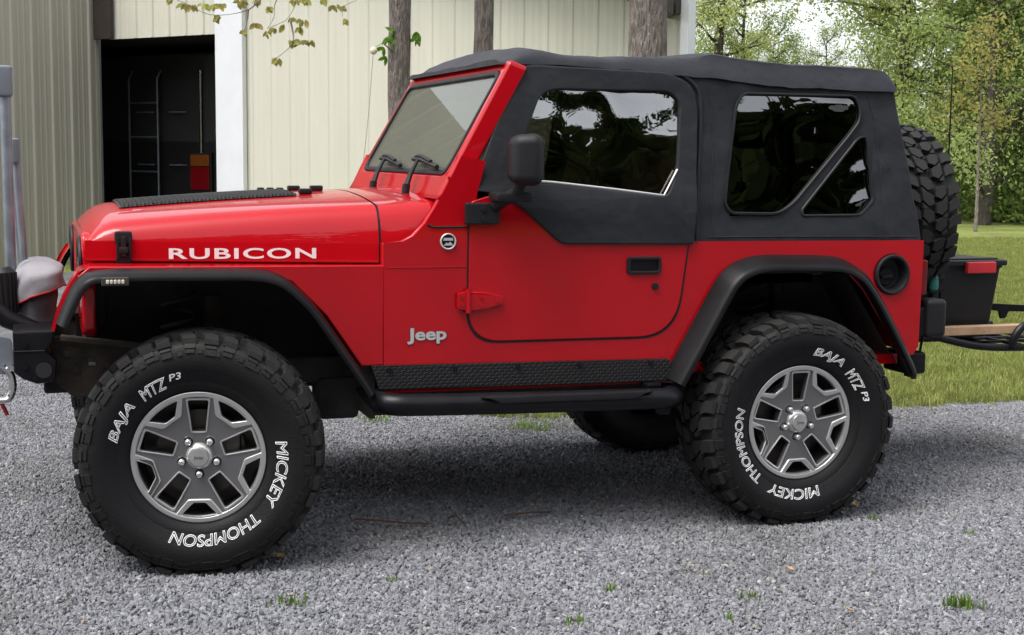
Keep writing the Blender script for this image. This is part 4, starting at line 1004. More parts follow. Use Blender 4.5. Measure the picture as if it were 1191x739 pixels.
for word, a0, a1, ri, ro, sh, fil in (('BAJA', 168, 138, .266, .309, .25, False), ('MTZ', 131, 110.5, .266, .309, .25, False), ('P3', 108.5, 100, .286, .310, .2, True), ('MICKEY', 12, -36, .268, .310, .12, False), ('THOMPSON', -46, -110, .268, .310, .12, False)):
    lett.append(mk('tyre_lettering', arc_text(word, a0, a1, ri, ro, sh, fill=fil), 'white_paint', 0))
subs = [face, trim, hub, hubt, disc, tyre]+lett+nuts
for o in subs: o.parent = wheel
wheel.parent = J
def put_wheel(o, loc, rz=0, ry=0, text_rot=0, ti=0):
    o.location = Vector(loc)-ORG[J.name]; o.rotation_euler = (0, ry, rz)
    for c in o.children:
        if c.name.startswith('tyre'): c.rotation_euler = (0, text_rot, 0)
def copy_wheel():
    c = wheel.copy(); COL.objects.link(c); c.parent = J
    for s in subs:
        d = s.copy(); COL.objects.link(d); d.parent = c
    return c
wheel.matrix_parent_inverse.identity()
put_wheel(wheel, (.024, .12, .424), R(-12))
put_wheel(copy_wheel(), (2.373, .12, .424), 0, 0, R(85))
put_wheel(copy_wheel(), (.06, 2*CY-.19, .424), math.pi-R(12))
put_wheel(copy_wheel(), (2.373, 2*CY-.18, .424), math.pi, 0, 1)
sw_ = copy_wheel(); sw_.name = 'spare_wheel'; put_wheel(sw_, (3.285, .86, 1.215), R(90), 0, 2)

# ------------------------------------------------------------------ things behind the jeep
cc = thing('cargo_carrier', 'black steel hitch cargo carrier with a curved rail behind the spare wheel', 'cargo carrier', (3.7, CY, .6))
bm = bmesh.new()
path = smooth_path([(3.34, .50, .685), (3.45, .50, .655), (3.60, .50, .625), (3.78, .50, .612), (4.05, .50, .612), (4.25, .50, .625)], 5)
for y in (.50, 2*CY-.50): tube(bm, [(p.x, y, p.z) for p in path], .017, 10)
for k, x in enumerate((3.36, 3.48, 3.6, 3.72, 3.84, 3.96, 4.08, 4.2)): tube(bm, [(x, .50, .672-.05*min(1, (x-3.34)/.3)), (x, 2*CY-.50, .672-.05*min(1, (x-3.34)/.3))], .009, 8)
for y in (.62, .74, .98, 1.1): tube(bm, [(3.36, y, .672), (3.6, y, .625), (4.2, y, .625)], .008, 8)
part('deck', bm, 'black_metal', cc)
bm = bmesh.new(); tube(bm, smooth_path([(3.78, .49, .615), (3.795, .485, .67), (3.84, .485, .715), (3.92, .49, .728), (4.2, .49, .728), (4.25, .49, .70), (4.25, .5, .625)], 5), .019, 10); part('hoop_rail', bm, 'black_metal', cc)
bm = plate(rpoly([(3.78, .80), (4.3, .765), (4.3, .735), (3.94, .755), (3.925, .722), (3.895, .72), (3.885, .757), (3.78, .772)], .008), t=.012, bev=.002, mapf=side(.72)); part('side_bracket', bm, 'black_metal', cc)
part('hitch_arm', B(2.95, 4.0, CY-.03, CY+.03, .60, .655, .006), 'black_metal', cc)
bd_ = tag(part('wooden_board', B(3.34, 4.02, .535, .60, .672, .712, .004), 'wood', None, (3.7, .57, .672)), 'pale wooden board lying on the cargo carrier along the front of the black bin', 'board')
sb = thing('storage_bin', 'black lidded plastic storage bin with red latch standing on the cargo carrier', 'storage bin', (3.62, .95, .645))
bm = bmesh.new(); rows = []
for z, gx, gy in ((.645, .16, .275), (.66, .168, .283), (.95, .195, .315), (.975, .198, .318), (.977, .205, .326), (.992, .205, .326)):
    rows.append([(3.615+x*gx, .94+y*gy, z) for x, y in rpoly([(-1, -1), (1, -1), (1, 1), (-1, 1)], .14, 3)+[rpoly([(-1, -1), (1, -1), (1, 1), (-1, 1)], .14, 3)[0]]])
grid_mesh(bm, rows); bm.faces.new([bm.verts.new(p) for p in rows[0][:-1]])
part('tub', bm, 'bin', sb)
lo_ = [(3.615+x*.222, .94+y*.342) for x, y in rpoly([(-1, -1), (1, -1), (1, 1), (-1, 1)], .14, 3)]
bm = plate(lo_, t=.026, bev=.006, mapf=lambda u, v, d: (u, v, .988+d)); box(bm, 3.43, 3.80, .64, .70, 1.012, 1.022, .004); box(bm, 3.43, 3.80, 1.18, 1.24, 1.012, 1.022, .004)
part('lid', bm, 'bin', sb)
part('latch', B(3.585, 3.745, .578, .604, .955, 1.008, .006), 'red_plastic', sb)
tg = thing('gas_bottle', 'small teal bottle tucked between the spare wheel and the storage bin', 'bottle', (3.40, .60, .90))
b_ = bmesh.new(); rows = lathe(b_, [(0, 0), (.02, 0), (.023, .01), (.023, .05), (.018, .07), (.010, .08), (.010, .095), (0, .095)], 20)
for v in b_.verts: x, y, z = v.co; v.co = Vector((3.385+x, .56+z, .885+y))
part('bottle', b_, 'teal', tg)
b_ = bmesh.new(); tube(b_, [(3.385, .56, .975), (3.385, .56, .995)], .012, 10); part('cap', b_, 'black_plastic', tg)
b_ = bmesh.new(); tube(b_, [(3.345, .56, .72), (3.345, .56, .885)], .006, 6); tube(b_, [(3.425, .56, .72), (3.425, .56, .885)], .006, 6); box(b_, 3.34, 3.43, .52, .60, .877, .884); part('rack', b_, 'black_metal', tg)

# ------------------------------------------------------------------ trees
def leaf_mesh(name, centres, size, seed, droop=.0, aspect=.55):
    rng = np.random.default_rng(seed); n = len(centres)
    d = rng.normal(size=(n, 3)); d[:, 2] -= droop; d /= np.linalg.norm(d, axis=1)[:, None]
    e = np.cross(d, rng.normal(size=(n, 3))); e /= np.linalg.norm(e, axis=1)[:, None]
    s = size*(.6+.8*rng.random(n))[:, None]
    v = np.empty((n, 4, 3)); v[:, 0] = centres-d*s*.5; v[:, 1] = centres+e*s*aspect*.5-d*s*.05; v[:, 2] = centres+d*s*.5; v[:, 3] = centres-e*s*aspect*.5-d*s*.05
    me = bpy.data.meshes.new(name); me.vertices.add(n*4); me.vertices.foreach_set('co', v.reshape(-1))
    me.loops.add(n*4); me.loops.foreach_set('vertex_index', np.arange(n*4)); me.polygons.add(n)
    me.polygons.foreach_set('loop_start', np.arange(n)*4); me.update(calc_edges=True); me.validate(); return me
def tree_parts(seed, h, r0, spread, first, n_limb=14, n_leaf=7000, lsize=.16, clump=.55, lean=.03):
    rng = random.Random(seed); bm = bmesh.new(); tips = []
    tp = [(0, 0, -.1)]; x = y = 0
    for i in range(1, 11):
        x += rng.uniform(-1, 1)*lean*h/10*2; y += rng.uniform(-1, 1)*lean*h/10*2; tp.append((x, y, h*i/10))
    tr = [r0*1.35]+[r0*(1-.085*i) for i in range(1, 11)]
    tube(bm, smooth_path(tp, 3), [r0*(1.3-1.2*(k/30)**.8) for k in range(31)], 9)
    for k in range(n_limb):
        z0 = first+(h-first)*(k/n_limb)**1.1; q = tp[min(10, max(0, int(z0/h*10)))]; a = rng.uniform(0, 6.283)
        L = spread*(1-.55*(z0-first)/(h-first))*rng.uniform(.65, 1.1); p0 = Vector((q[0], q[1], z0)); dirv = Vector((math.cos(a), math.sin(a), rng.uniform(.15, .7)))
        pts = [p0]
        for j in range(4): dirv = (dirv+Vector((rng.uniform(-.35, .35), rng.uniform(-.35, .35), rng.uniform(-.2, .25)))).normalized(); pts.append(pts[-1]+dirv*L/4)
        tube(bm, pts, [r0*.34, r0*.25, r0*.17, r0*.1, r0*.05], 6, False); tips += pts[1:]
        for j in (2, 3):
            d2 = (dirv+Vector((rng.uniform(-1, 1), rng.uniform(-1, 1), rng.uniform(-.5, .6)))).normalized()
            q2 = pts[j]+d2*L*.35; tube(bm, [pts[j], (pts[j]+q2)/2+Vector((0, 0, .05)), q2], [r0*.1, r0*.07, r0*.03], 5, False); tips += [q2, (pts[j]+q2)/2]
    tips.append(Vector(tp[-1]))
    T = np.array([tuple(t) for t in tips]); g = np.random.default_rng(seed)
    idx = g.integers(0, len(T), n_leaf); wgt = g.random(len(T))*.9+.35
    c = T[idx]+g.normal(size=(n_leaf, 3))*clump*wgt[idx][:, None]*np.array([1, 1, .75])
    c = c[c[:, 2] > .3]
    return bm, leaf_mesh('crown', c, lsize, seed, .3)
protos = {}
def make_tree(kind, spec, leaf, loc, label, group, rz=0, sc=1, cat='tree'):
    if kind not in protos:
        bm, lm = tree_parts(*spec[0], **spec[1]); t = thing(kind, label, cat, (0, 0, 0), group)
        tr_ = part('trunk', bm, 'bark_far', t); cr_ = link_mesh('crown', lm, leaf, t, smooth=0); protos[kind] = (t, tr_, cr_); o = t
    else:
        t, tr_, cr_ = protos[kind]; o = t.copy(); COL.objects.link(o)
        for c in (tr_, cr_): d = c.copy(); COL.objects.link(d); d.parent = o
    o.location = loc; o.rotation_euler = (0, 0, rz); o.scale = (sc, sc, sc)
    o['label'] = label; o['category'] = cat; o['group'] = group
    return o
A = dict(n_limb=24, n_leaf=14000, lsize=.115, clump=.42)
kinds = {
 'ash_tree': (((11, 12, .19, 3.4, 1.2), A), 'leaf_spring'),
 'maple_tree': (((23, 10, .16, 3.2, .8), dict(A, n_leaf=15000)), 'leaf_mid'),
 'hickory_tree': (((37, 13, .2, 3.6, 2.2), dict(A, n_leaf=12500)), 'leaf_spring'),
 'birch_tree': (((41, 9, .12, 2.4, .7), dict(A, n_leaf=8500, lsize=.10)), 'leaf_mid'),
 'holly_tree': (((53, 8, .16, 2.8, .4), dict(A, n_leaf=12000, lsize=.115)), 'leaf_dark'),
}
GT = 'trees along the edge of the lawn'
forest = [  # kind, x, y, rz, scale, label
 ('hickory_tree', 17.6, 30.4, .4, .85, 'tall thin-leaved spring tree just right of the barn corner trim'),
 ('ash_tree', 19.6, 32.5, 1.3, .62, 'bright yellow-green tree behind the middle of the soft top roof'),
 ('maple_tree', 21.2, 33.6, 2.2, .54, 'low bushy tree under the open sky, left of the sky gap'),
 ('ash_tree', 23.0, 33.5, 3.1, .44, 'low rounded tree directly below the white sky gap'),
 ('birch_tree', 23.6, 31.6, 4.0, .82, 'slim sparse tree just right of the sky gap'),
 ('hickory_tree', 22.0, 28.0, 5.0, .90, 'tall tree with dark bare trunk above the soft top rear corner'),
 ('maple_tree', 22.4, 27.0, .9, 1.0, 'full green tree behind the top of the spare wheel'),
 ('ash_tree', 23.6, 27.6, 1.9, .95, 'tall yellow-green tree behind the whip antenna'),
 ('holly_tree', 22.6, 25.6, 2.5, .75, 'dark low tree in the shade right of the spare wheel'),
 ('maple_tree', 24.2, 25.9, 3.6, 1.05, 'dense green tree behind the thin sapling'),
 ('hickory_tree', 22.6, 23.6, 4.4, .95, 'tall pale green tree at the right edge of the picture'),
 ('holly_tree', 21.9, 23.6, 5.2, .9, 'dark bushy evergreen at the right edge beside the lawn'),
 ('hickory_tree', 28.0, 24.6, .6, 1.15, 'second-row tall tree behind the right edge evergreen'),
 ('holly_tree', 25.6, 33.5, .1, .50, 'second-row dark tree under the right side of the sky gap'),
 ('birch_tree', 17.0, 36.0, 1.7, .9, 'far slim tree peeping out beside the barn corner'),
 ('maple_tree', 24.5, 38.5, 2.0, .48, 'far low green tree in the middle of the sky gap'),
 ('ash_tree', 18.6, 34.2, 5.6, .62, 'low yellow-green tree half hidden by the roof just right of the barn'),
 ('birch_tree', 20.2, 35.6, .8, .62, 'slim young tree behind the middle of the roof, left of the sky gap'),
 ('maple_tree', 19.4, 38.0, 3.9, .75, 'farther round tree seen between the barn corner and the sky gap'),
 ('ash_tree', 22.2, 36.4, 4.4, .45, 'low pale tree left of centre under the sky gap'),
 ('holly_tree', 26.0, 27.0, 3.3, .8, 'dark shrubby tree low behind the sapling trunk'),
 ('maple_tree', 20.4, 22.2, 4.9, .85, 'broad green tree just beyond the right picture edge'),
]
for k, x, y, rz, sc, lb in forest: make_tree(k, kinds[k][0], kinds[k][1], (x, y, 0), lb, GT, rz, sc)
# sapling on the lawn
bm, lm = tree_parts(77, 4.2, .034, 1.1, 1.9, n_limb=12, n_leaf=1500, lsize=.085, clump=.28, lean=.01)
sap = thing('sapling', 'thin pale sapling standing alone on the lawn right of the spare wheel', 'tree', (18.2, 19.6, 0))
me = bpy.data.meshes.new('trunk'); bm.to_mesh(me); bm.free(); me.transform(Matrix.Translation((18.2, 19.6, 0))); link_mesh('trunk', me, 'bark', sap)
lm.transform(Matrix.Translation((18.2, 19.6, 0))); link_mesh('crown', lm, 'leaf_bud', sap, smooth=0)
# undergrowth along the wood's edge
g = np.random.default_rng(5); n = 26000
t = g.random(n); pl = np.array([(15.5, 31.5), (19.5, 31.5), (21.9, 28.2), (22.3, 26.2), (22.1, 24.4), (21.0, 22.6), (21.5, 20.5), (24, 17)]); sg = np.concatenate([[0], np.cumsum(np.linalg.norm(np.diff(pl, axis=0), axis=1))]); sg /= sg[-1]
ex = np.interp(t, sg, pl[:, 0])+g.normal(size=n)*.55+.5; ey = np.interp(t, sg, pl[:, 1])+g.normal(size=n)*.55+.5
hgt = 1.0+.9*np.sin(t*37)+.5*np.sin(t*91+1); ez = .1+g.random(n)**1.3*np.maximum(.5, hgt+.6)
o = link_mesh('undergrowth', leaf_mesh('undergrowth', np.stack([ex, ey, ez], 1), .13, 9, .2), 'leaf_dark', None, (0, 0, 0), smooth=0)
structure(o, 'stuff'); o['label'] = 'dark leafy undergrowth along the edge of the wood'
# woodland added behind the camera, unseen, to darken reflections and the car side
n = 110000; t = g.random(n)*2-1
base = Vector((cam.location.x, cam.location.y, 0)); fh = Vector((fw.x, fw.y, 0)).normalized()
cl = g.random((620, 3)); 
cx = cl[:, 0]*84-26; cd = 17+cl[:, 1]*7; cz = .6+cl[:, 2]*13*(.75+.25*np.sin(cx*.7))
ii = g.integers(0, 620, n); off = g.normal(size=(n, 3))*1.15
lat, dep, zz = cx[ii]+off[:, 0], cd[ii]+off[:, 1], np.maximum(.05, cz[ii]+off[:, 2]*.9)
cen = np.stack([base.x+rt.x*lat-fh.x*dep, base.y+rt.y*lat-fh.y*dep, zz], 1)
o = link_mesh('unseen_woodland', leaf_mesh('unseen_woodland', cen, .95, 12, .2), 'leaf_wood', None, (0, 0, 0), smooth=0)
structure(o, 'stuff'); o['label'] = 'unseen wood added behind the camera for reflections and shade'

# --- the three trunks in front of the barn wall
def yard_tree(name, label, x, y, rad, seed, tilt=(0, 0), h=7.5):
    t = thing(name, label, 'tree', (x, y, 0), 'trees in front of the barn')
    rng = random.Random(seed); bm = bmesh.new(); pts, rr = [], []
    for i in range(38):
        z = -.05+h*i/37; pts.append((x+tilt[0]*z+.012*math.sin(z*2.1+seed), y+tilt[1]*z, z))
        rr.append(rad*(1+.45*math.exp(-z*5)-.045*z)+rng.uniform(-.004, .004))
    tube(bm, pts, rr, 28)
    for v in bm.verts:
        c = Vector((x+tilt[0]*v.co.z, y+tilt[1]*v.co.z, v.co.z)); d = v.co-c
        v.co = c+d*(1+.07*noise.noise(Vector((d.x*16, d.y*16, v.co.z*2.2+seed)))+.03*noise.noise(Vector((d.x*50, d.y*50, v.co.z*9))))
    tr_ = part('trunk', bm, 'bark', t, smooth=80)
    bm = bmesh.new(); tips = []
    for k in range(16):
        z0 = 4.2+k*.2; a = rng.uniform(0, 6.283); p = Vector((x+tilt[0]*z0, y+tilt[1]*z0, z0)); d = Vector((math.cos(a), math.sin(a), .55)); L = rng.uniform(1.8, 3.6); q = [p]
        for j in range(4): d = (d+Vector((rng.uniform(-.3, .3), rng.uniform(-.3, .3), rng.uniform(-.15, .2)))).normalized(); q.append(q[-1]+d*L/4)
        tube(bm, q, [rad*.38, rad*.3, rad*.2, rad*.12, rad*.05], 7, False); tips += q[2:]
    part('limbs', bm, 'bark', t)
    T = np.array([tuple(v) for v in tips]); g = np.random.default_rng(seed); c = T[g.integers(0, len(T), 2600)]+g.normal(size=(2600, 3))*.32; c = c[c[:, 2] > 4.1]
    link_mesh('crown', leaf_mesh('crown', c, .11, seed, .5), 'leaf_bud', t, smooth=0)
    return t
t1 = yard_tree('yard_tree', 'left slim grey tree trunk with a green sprout, behind the windshield', 2.55, 6.98, .107, 1, (-.012, .0))
t2 = yard_tree('yard_tree', 'middle slim grey tree trunk rising behind the front of the soft top', 3.33, 7.15, .097, 2, (.0, .01))
t3 = yard_tree('yard_tree', 'thickest tree trunk rising behind the soft top near the barn corner', 4.11, 5.38, .168, 3, (.004, .01))
# low hanging twigs with young leaves, part of the left trunk's tree
bm = bmesh.new()
tw_ = [[(2.5, 7.0, 4.6), (2.2, 6.6, 3.9), (1.7, 6.35, 3.1), (1.26, 6.41, 2.69), (1.16, 6.43, 2.6), (1.03, 6.47, 2.56), (.9, 6.52, 2.55), (.81, 6.55, 2.57), (.68, 6.6, 2.64), (.55, 6.65, 2.69)],
       [(1.15, 6.44, 2.6), (1.14, 6.43, 2.5), (1.11, 6.42, 2.42)], [(2.0, 6.5, 3.5), (1.70, 6.33, 2.95), (1.54, 6.31, 2.71), (1.45, 6.32, 2.54), (1.38, 6.34, 2.49), (1.29, 6.37, 2.45)],
       [(1.62, 6.36, 3.0), (1.37, 6.37, 2.69), (1.34, 6.36, 2.54), (1.29, 6.37, 2.45)], [(1.46, 6.32, 2.53), (1.48, 6.29, 2.35), (1.4, 6.3, 2.26), (1.35, 6.32, 2.22)],
       [(1.48, 6.29, 2.31), (1.55, 6.26, 2.34), (1.59, 6.25, 2.34)], [(2.35, 6.7, 3.9), (2.15, 6.3, 3.0), (1.99, 6.15, 2.71), (1.86, 6.19, 2.63), (1.85, 6.19, 2.55)]]
for k, q in enumerate(tw_): q = smooth_path(q, 3); n = len(q); r0 = .016 if k == 0 else .009; tube(bm, q, [max(.0022, r0*(1-1.6*i/n)) for i in range(n)], 6, False)
part('twigs', bm, 'bark', t1)
lf = [(.58, 6.64, 2.65), (.67, 6.6, 2.61), (.73, 6.58, 2.6), (.82, 6.55, 2.61), (.9, 6.52, 2.6), (.91, 6.51, 2.52), (.95, 6.5, 2.61), (1.11, 6.45, 2.64), (1.11, 6.42, 2.40), (1.09, 6.46, 2.64), (1.22, 6.42, 2.65), (1.3, 6.38, 2.59), (1.49, 6.32, 2.65), (1.21, 6.4, 2.46), (1.28, 6.37, 2.4), (1.33, 6.35, 2.42), (1.48, 6.31, 2.51), (1.56, 6.28, 2.49), (1.41, 6.33, 2.45), (1.51, 6.29, 2.43), (1.46, 6.29, 2.33), (1.35, 6.32, 2.19), (1.59, 6.25, 2.33), (1.53, 6.27, 2.33), (1.79, 6.22, 2.61), (1.84, 6.2, 2.6), (1.86, 6.18, 2.5), (1.71, 6.25, 2.66), (1.59, 6.29, 2.66)]
rng = random.Random(4); bm = bmesh.new()
def leaf(bm, p, d, n, L, W):
    d = d.normalized(); s = d.cross(n).normalized(); n = s.cross(d)
    ctl = [(0, 0), (.25, .42), (.55, .5), (.8, .28), (1, 0)]
    mid = [p+d*L*t-n*L*.12*math.sin(t*3) for t, _ in ctl]; lft = [m_+s*W*w_+n*W*.15 for m_, (_, w_) in zip(mid, ctl)]; rgt = [m_-s*W*w_+n*W*.15 for m_, (_, w_) in zip(mid, ctl)]
    M_ = [bm.verts.new(v) for v in mid]; L_ = [bm.verts.new(v) for v in lft[1:-1]]; R_ = [bm.verts.new(v) for v in rgt[1:-1]]
    for S_ in (L_, R_):
        bm.faces.new((M_[0], M_[1], S_[0])); bm.faces.new((M_[1], M_[2], S_[1], S_[0])); bm.faces.new((M_[2], M_[3], S_[2], S_[1])); bm.faces.new((M_[3], M_[4], S_[2]))
for p in lf:
    for k in range(rng.randint(3, 5)):
        d = Vector((rng.uniform(-.7, .7), rng.uniform(-.7, .7), rng.uniform(-1.1, -.2))); L = rng.uniform(.05, .085)
        leaf(bm, Vector(p)+Vector((rng.uniform(-.02, .02), rng.uniform(-.02, .02), .03)), d, Vector((rng.uniform(-1, 1), -1, rng.uniform(-.5, .5))), L, L*.55)
part('young_leaves', bm, 'leaf_bud', t1, smooth=0)
bm = bmesh.new()
for p in [(2.46, 6.90, 2.52), (2.40, 6.9, 2.47), (2.36, 6.9, 2.38), (2.38, 6.88, 2.30), (2.44, 6.88, 2.44), (2.65, 6.9, 2.52), (2.66, 6.92, 2.47)]:
    for k in range(4): L = rng.uniform(.07, .11); leaf(bm, Vector(p), Vector((rng.uniform(-.8, .3), rng.uniform(-.6, .2), rng.uniform(-1.2, .1))), Vector((rng.uniform(-1, 1), -1, rng.uniform(-.5, .5))), L, L*.36)
tube(bm, [(2.50, 6.93, 2.36), (2.44, 6.9, 2.52)], .006, 5); tube(bm, [(2.50, 6.93, 2.30), (2.37, 6.9, 2.40)], .005, 5)
part('sprout', bm, 'leaf_fresh', t1, smooth=0)
hb_ = thing('hanging_ball', 'small cream ball on a thin grey wire left of the slim trunk', 'ball', (2.26, 6.87, 2.34))
b_ = bmesh.new(); bmesh.ops.create_uvsphere(b_, u_segments=20, v_segments=12, radius=.033)
for v in b_.verts: v.co += Vector((2.265, 6.87, 2.345))
part('ball', b_, 'cream', hb_)
b_ = bmesh.new(); tube(b_, smooth_path([(2.262, 6.87, 2.33), (2.21, 6.83, 1.80), (2.13, 6.77, 1.2), (2.05, 6.7, .5), (2.0, 6.66, 0)], 4), .003, 5); tube(b_, [(2.265, 6.87, 2.37), (2.46, 6.95, 2.47)], .003, 5); part('wire', b_, 'wire', hb_)

# ------------------------------------------------------------------ gravel stones and grass (geometry nodes, uncountable)
def gn_scatter(name, pts_poly, z, density, build, seed, label, smin, smax, flat=False, upright=False):
    bm = bmesh.new(); bm.faces.new([bm.verts.new((x, y, z)) for x, y in pts_poly]); bmesh.ops.triangulate(bm, faces=bm.faces)
    me = bpy.data.meshes.new(name); bm.to_mesh(me); bm.free(); o = bpy.data.objects.new(name, me); COL.objects.link(o)
    o['kind'] = 'stuff'; o['label'] = label
    ng = bpy.data.node_groups.new(name, 'GeometryNodeTree'); ng.interface.new_socket('Geometry', in_out='INPUT', socket_type='NodeSocketGeometry'); ng.interface.new_socket('Geometry', in_out='OUTPUT', socket_type='NodeSocketGeometry')
    nn = lambda t, **k: N2(ng, t, **k); gi = ng.nodes.new('NodeGroupInput'); go = ng.nodes.new('NodeGroupOutput'); lk = ng.links.new
    dp = ng.nodes.new('GeometryNodeDistributePointsOnFaces'); dp.inputs['Density'].default_value = density; dp.inputs['Seed'].default_value = seed
    lk(gi.outputs[0], dp.inputs['Mesh'])
    rv_ = ng.nodes.new('FunctionNodeRandomValue'); rv_.data_type = 'FLOAT_VECTOR'
    rv_.inputs[0].default_value = (-.12, -.12, 0) if upright else ((-.7, -.7, 0) if flat else (0, 0, 0)); rv_.inputs[1].default_value = (.12, .12, 6.283) if upright else ((.7, .7, 6.283) if flat else (6.283, 6.283, 6.283))
    rs = ng.nodes.new('FunctionNodeRandomValue'); rs.data_type = 'FLOAT'; rs.inputs[2].default_value = smin; rs.inputs[3].default_value = smax; rs.inputs['Seed'].default_value = 5
    ip = ng.nodes.new('GeometryNodeInstanceOnPoints'); ip.inputs['Pick Instance'].default_value = True
    lk(dp.outputs['Points'], ip.inputs['Points']); lk(rv_.outputs[0], ip.inputs['Rotation']); lk(rs.outputs[1], ip.inputs['Scale'])
    lk(build(ng), ip.inputs['Instance'])
    st_ = ng.nodes.new('GeometryNodeStoreNamedAttribute'); st_.data_type = 'FLOAT'; st_.domain = 'INSTANCE'; st_.inputs['Name'].default_value = 'tint'
    rt_ = ng.nodes.new('FunctionNodeRandomValue'); rt_.data_type = 'FLOAT'; rt_.inputs['Seed'].default_value = 9
    lk(ip.outputs[0], st_.inputs[0]); lk(rt_.outputs[1], st_.inputs['Value']); lk(st_.outputs[0], go.inputs[0])
    md = o.modifiers.new('scatter', 'NODES'); md.node_group = ng; return o
def src_meshes(meshes, name):
    obs = []
    c = bpy.data.collections.new(name)
    for me in meshes: ob = bpy.data.objects.new(name, me); c.objects.link(ob); obs.append(ob)
    def build(ng):
        ci = ng.nodes.new('GeometryNodeCollectionInfo'); ci.inputs[0].default_value = c; ci.inputs['Separate Children'].default_value = True; ci.inputs['Reset Children'].default_value = True
        return ci.outputs[0]
    return build
stones = []
for k in range(8):
    bm = bmesh.new(); bmesh.ops.create_icosphere(bm, subdivisions=2, radius=1); rng = random.Random(k)
    planes = [(Vector((rng.gauss(0, 1), rng.gauss(0, 1), rng.gauss(0, 1))).normalized(), rng.uniform(.45, .8)) for _ in range(9)]
    for v in bm.verts:
        for n_, d_ in planes:
            q = v.co.dot(n_)
            if q > d_: v.co -= n_*(q-d_)
        v.co = Vector((v.co.x*1.25, v.co.y*.95, v.co.z*.6))
    me = bpy.data.meshes.new('stone'); bm.to_mesh(me); bm.free(); me.materials.append(M['stone']); me.shade_smooth(); me.set_sharp_from_angle(angle=R(25)); stones.append(me)
yard = [(-2.0, -2.2), (5.0, -2.2), (6.6, 1.0), (6.6, 2.06), (3.0, 2.06), (2.4, 2.2), (1.6, 2.6), (.95, 3.3), (.95, 6.2), (-2.0, 6.2)]
gn_scatter('gravel_stones', yard, .008, 8200, src_meshes(stones, 'stone_kinds'), 1, 'grey crushed limestone gravel covering the yard', .0048, .0125)
def blades(n, h, spread, seed, width=.004):
    rng = random.Random(seed); bm = bmesh.new()
    for i in range(n):
        a = rng.uniform(0, 6.283); b0 = Vector((rng.gauss(0, spread), rng.gauss(0, spread), 0)); s = Vector((math.cos(a), math.sin(a), 0)); l = Vector((-s.y, s.x, 0))*rng.uniform(-.5, .8)
        hh = h*rng.uniform(.5, 1.15); p = [b0, b0+Vector((0, 0, hh*.5))+l*hh*.25, b0+Vector((0, 0, hh*.85))+l*hh*.8]
        w_ = [width, width*.8, .0005]; V = [(bm.verts.new(q-s*ww), bm.verts.new(q+s*ww)) for q, ww in zip(p, w_)]
        for (a1_, b1_), (a2_, b2_) in zip(V, V[1:]): bm.faces.new((a1_, b1_, b2_, a2_))
    return bm
tufts = []
for k in range(4):
    bm = blades(16, .075, .03, k); me = bpy.data.meshes.new('tuft'); bm.to_mesh(me); bm.free(); me.materials.append(M['grass']); tufts.append(me)
lawn_poly = [(2.2, 2.35), (3.0, 2.12), (14, 2.12), (20, 9), (20, 17), (12, 17), (4.2, 6.0), (3.0, 4.2), (1.2, 3.6), (1.15, 2.95)]
gn_scatter('lawn_grass', lawn_poly, .002, 520, src_meshes(tufts, 'tuft_kinds'), 3, 'short green lawn grass beyond the gravel', .55, 1.25, upright=True)

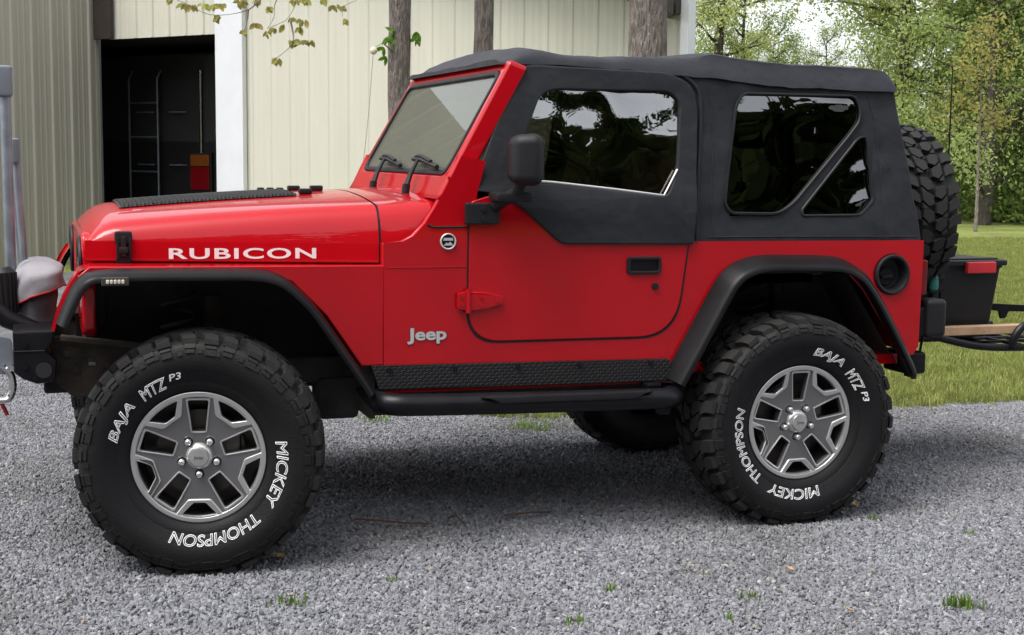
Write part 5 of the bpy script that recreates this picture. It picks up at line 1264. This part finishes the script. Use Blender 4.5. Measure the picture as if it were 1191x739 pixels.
# weeds, dry leaves and twigs lying in the gravel: one object each
def weed(x, y, n, h, sp, seed, label):
    bm = blades(n, h, sp, seed, .0028)
    for v in bm.verts: v.co += Vector((x, y, .012))
    tag(part('grass_tuft', bm, 'weed', None, (x, y, 0), 0), label, 'grass tuft', 'grass tufts growing in the gravel')
for a in [(.232, -.417, 46, .034, .032, 1, 'wide low grass tuft in the gravel below the front wheel'), (1.297, -.593, 16, .03, .014, 2, 'small bright grass tuft in the gravel at the bottom middle'),
          (2.34, -1.104, 80, .05, .024, 3, 'biggest bright grass tuft in the bottom right gravel'), (.613, -.283, 12, .025, .012, 4, 'faint grass tuft right of the front tyre'),
          (1.061, -.885, 22, .035, .022, 5, 'grass tuft cut by the bottom edge, left of the middle'), (1.693, -.53, 12, .026, .013, 6, 'faint tuft in the gravel in front of the rear tyre'),
          (1.708, -.816, 18, .035, .018, 7, 'dull green tuft in the gravel below the rear tyre'), (2.70, -.05, 14, .03, .016, 8, 'dull tuft in the gravel right of the rear tyre'),
          (2.95, -.36, 12, .03, .014, 9, 'tiny tuft in the gravel at the right, above the biggest tuft'), (1.55, -1.0, 16, .035, .018, 10, 'olive tuft near the bottom edge right of the middle'),
          (1.25, 2.6, 60, .06, .05, 11, 'grass clump seen under the front of the step bar'), (2.0, 2.12, 80, .06, .06, 12, 'grass clump seen under the car before the far rear wheel')]: weed(*a)
def dry_leaf(x, y, s, seed, label):
    rng = random.Random(seed); bm = bmesh.new(); leaf(bm, Vector((x, y, .03)), Vector((rng.uniform(-1, 1), rng.uniform(-1, 1), .2)), Vector((.2, -.3, 1)), s, s*.6)
    tag(part('dry_leaf', bm, 'dead_leaf', None, (x, y, 0), 0), label, 'leaf', 'dry leaves on the gravel')
for a in [(.31, .05, .05, 1, 'pale dry leaf on the gravel beside the front tyre'), (2.72, .12, .055, 2, 'brown dry leaf on the gravel right of the rear tyre'), (2.0, -.62, .04, 3, 'tan dry leaf on the gravel below the rear tyre'),
          (1.95, -1.05, .05, 4, 'orange-brown dry leaf near the bottom edge'), (3.35, -.35, .045, 5, 'brown dry leaf on the gravel at the right')]: dry_leaf(*a)
def twig(pts, label):
    bm = bmesh.new(); tube(bm, smooth_path(pts, 3), .004, 5); tag(part('twig', bm, 'twig', None, pts[0], 0), label, 'twig', 'brown twigs on the gravel')
twig([(.66, .50, .03), (.72, .44, .035), (.84, .38, .03), (.93, .36, .025)], 'long curved brown twig on the gravel under the step bar')
twig([(1.02, .40, .03), (1.04, .36, .05), (1.06, .30, .03)], 'short dark twig on the gravel beside the long curved twig')
twig([(1.25, .38, .03), (1.36, .36, .04), (1.45, .38, .03)], 'thin straight twig on the gravel under the middle of the car')
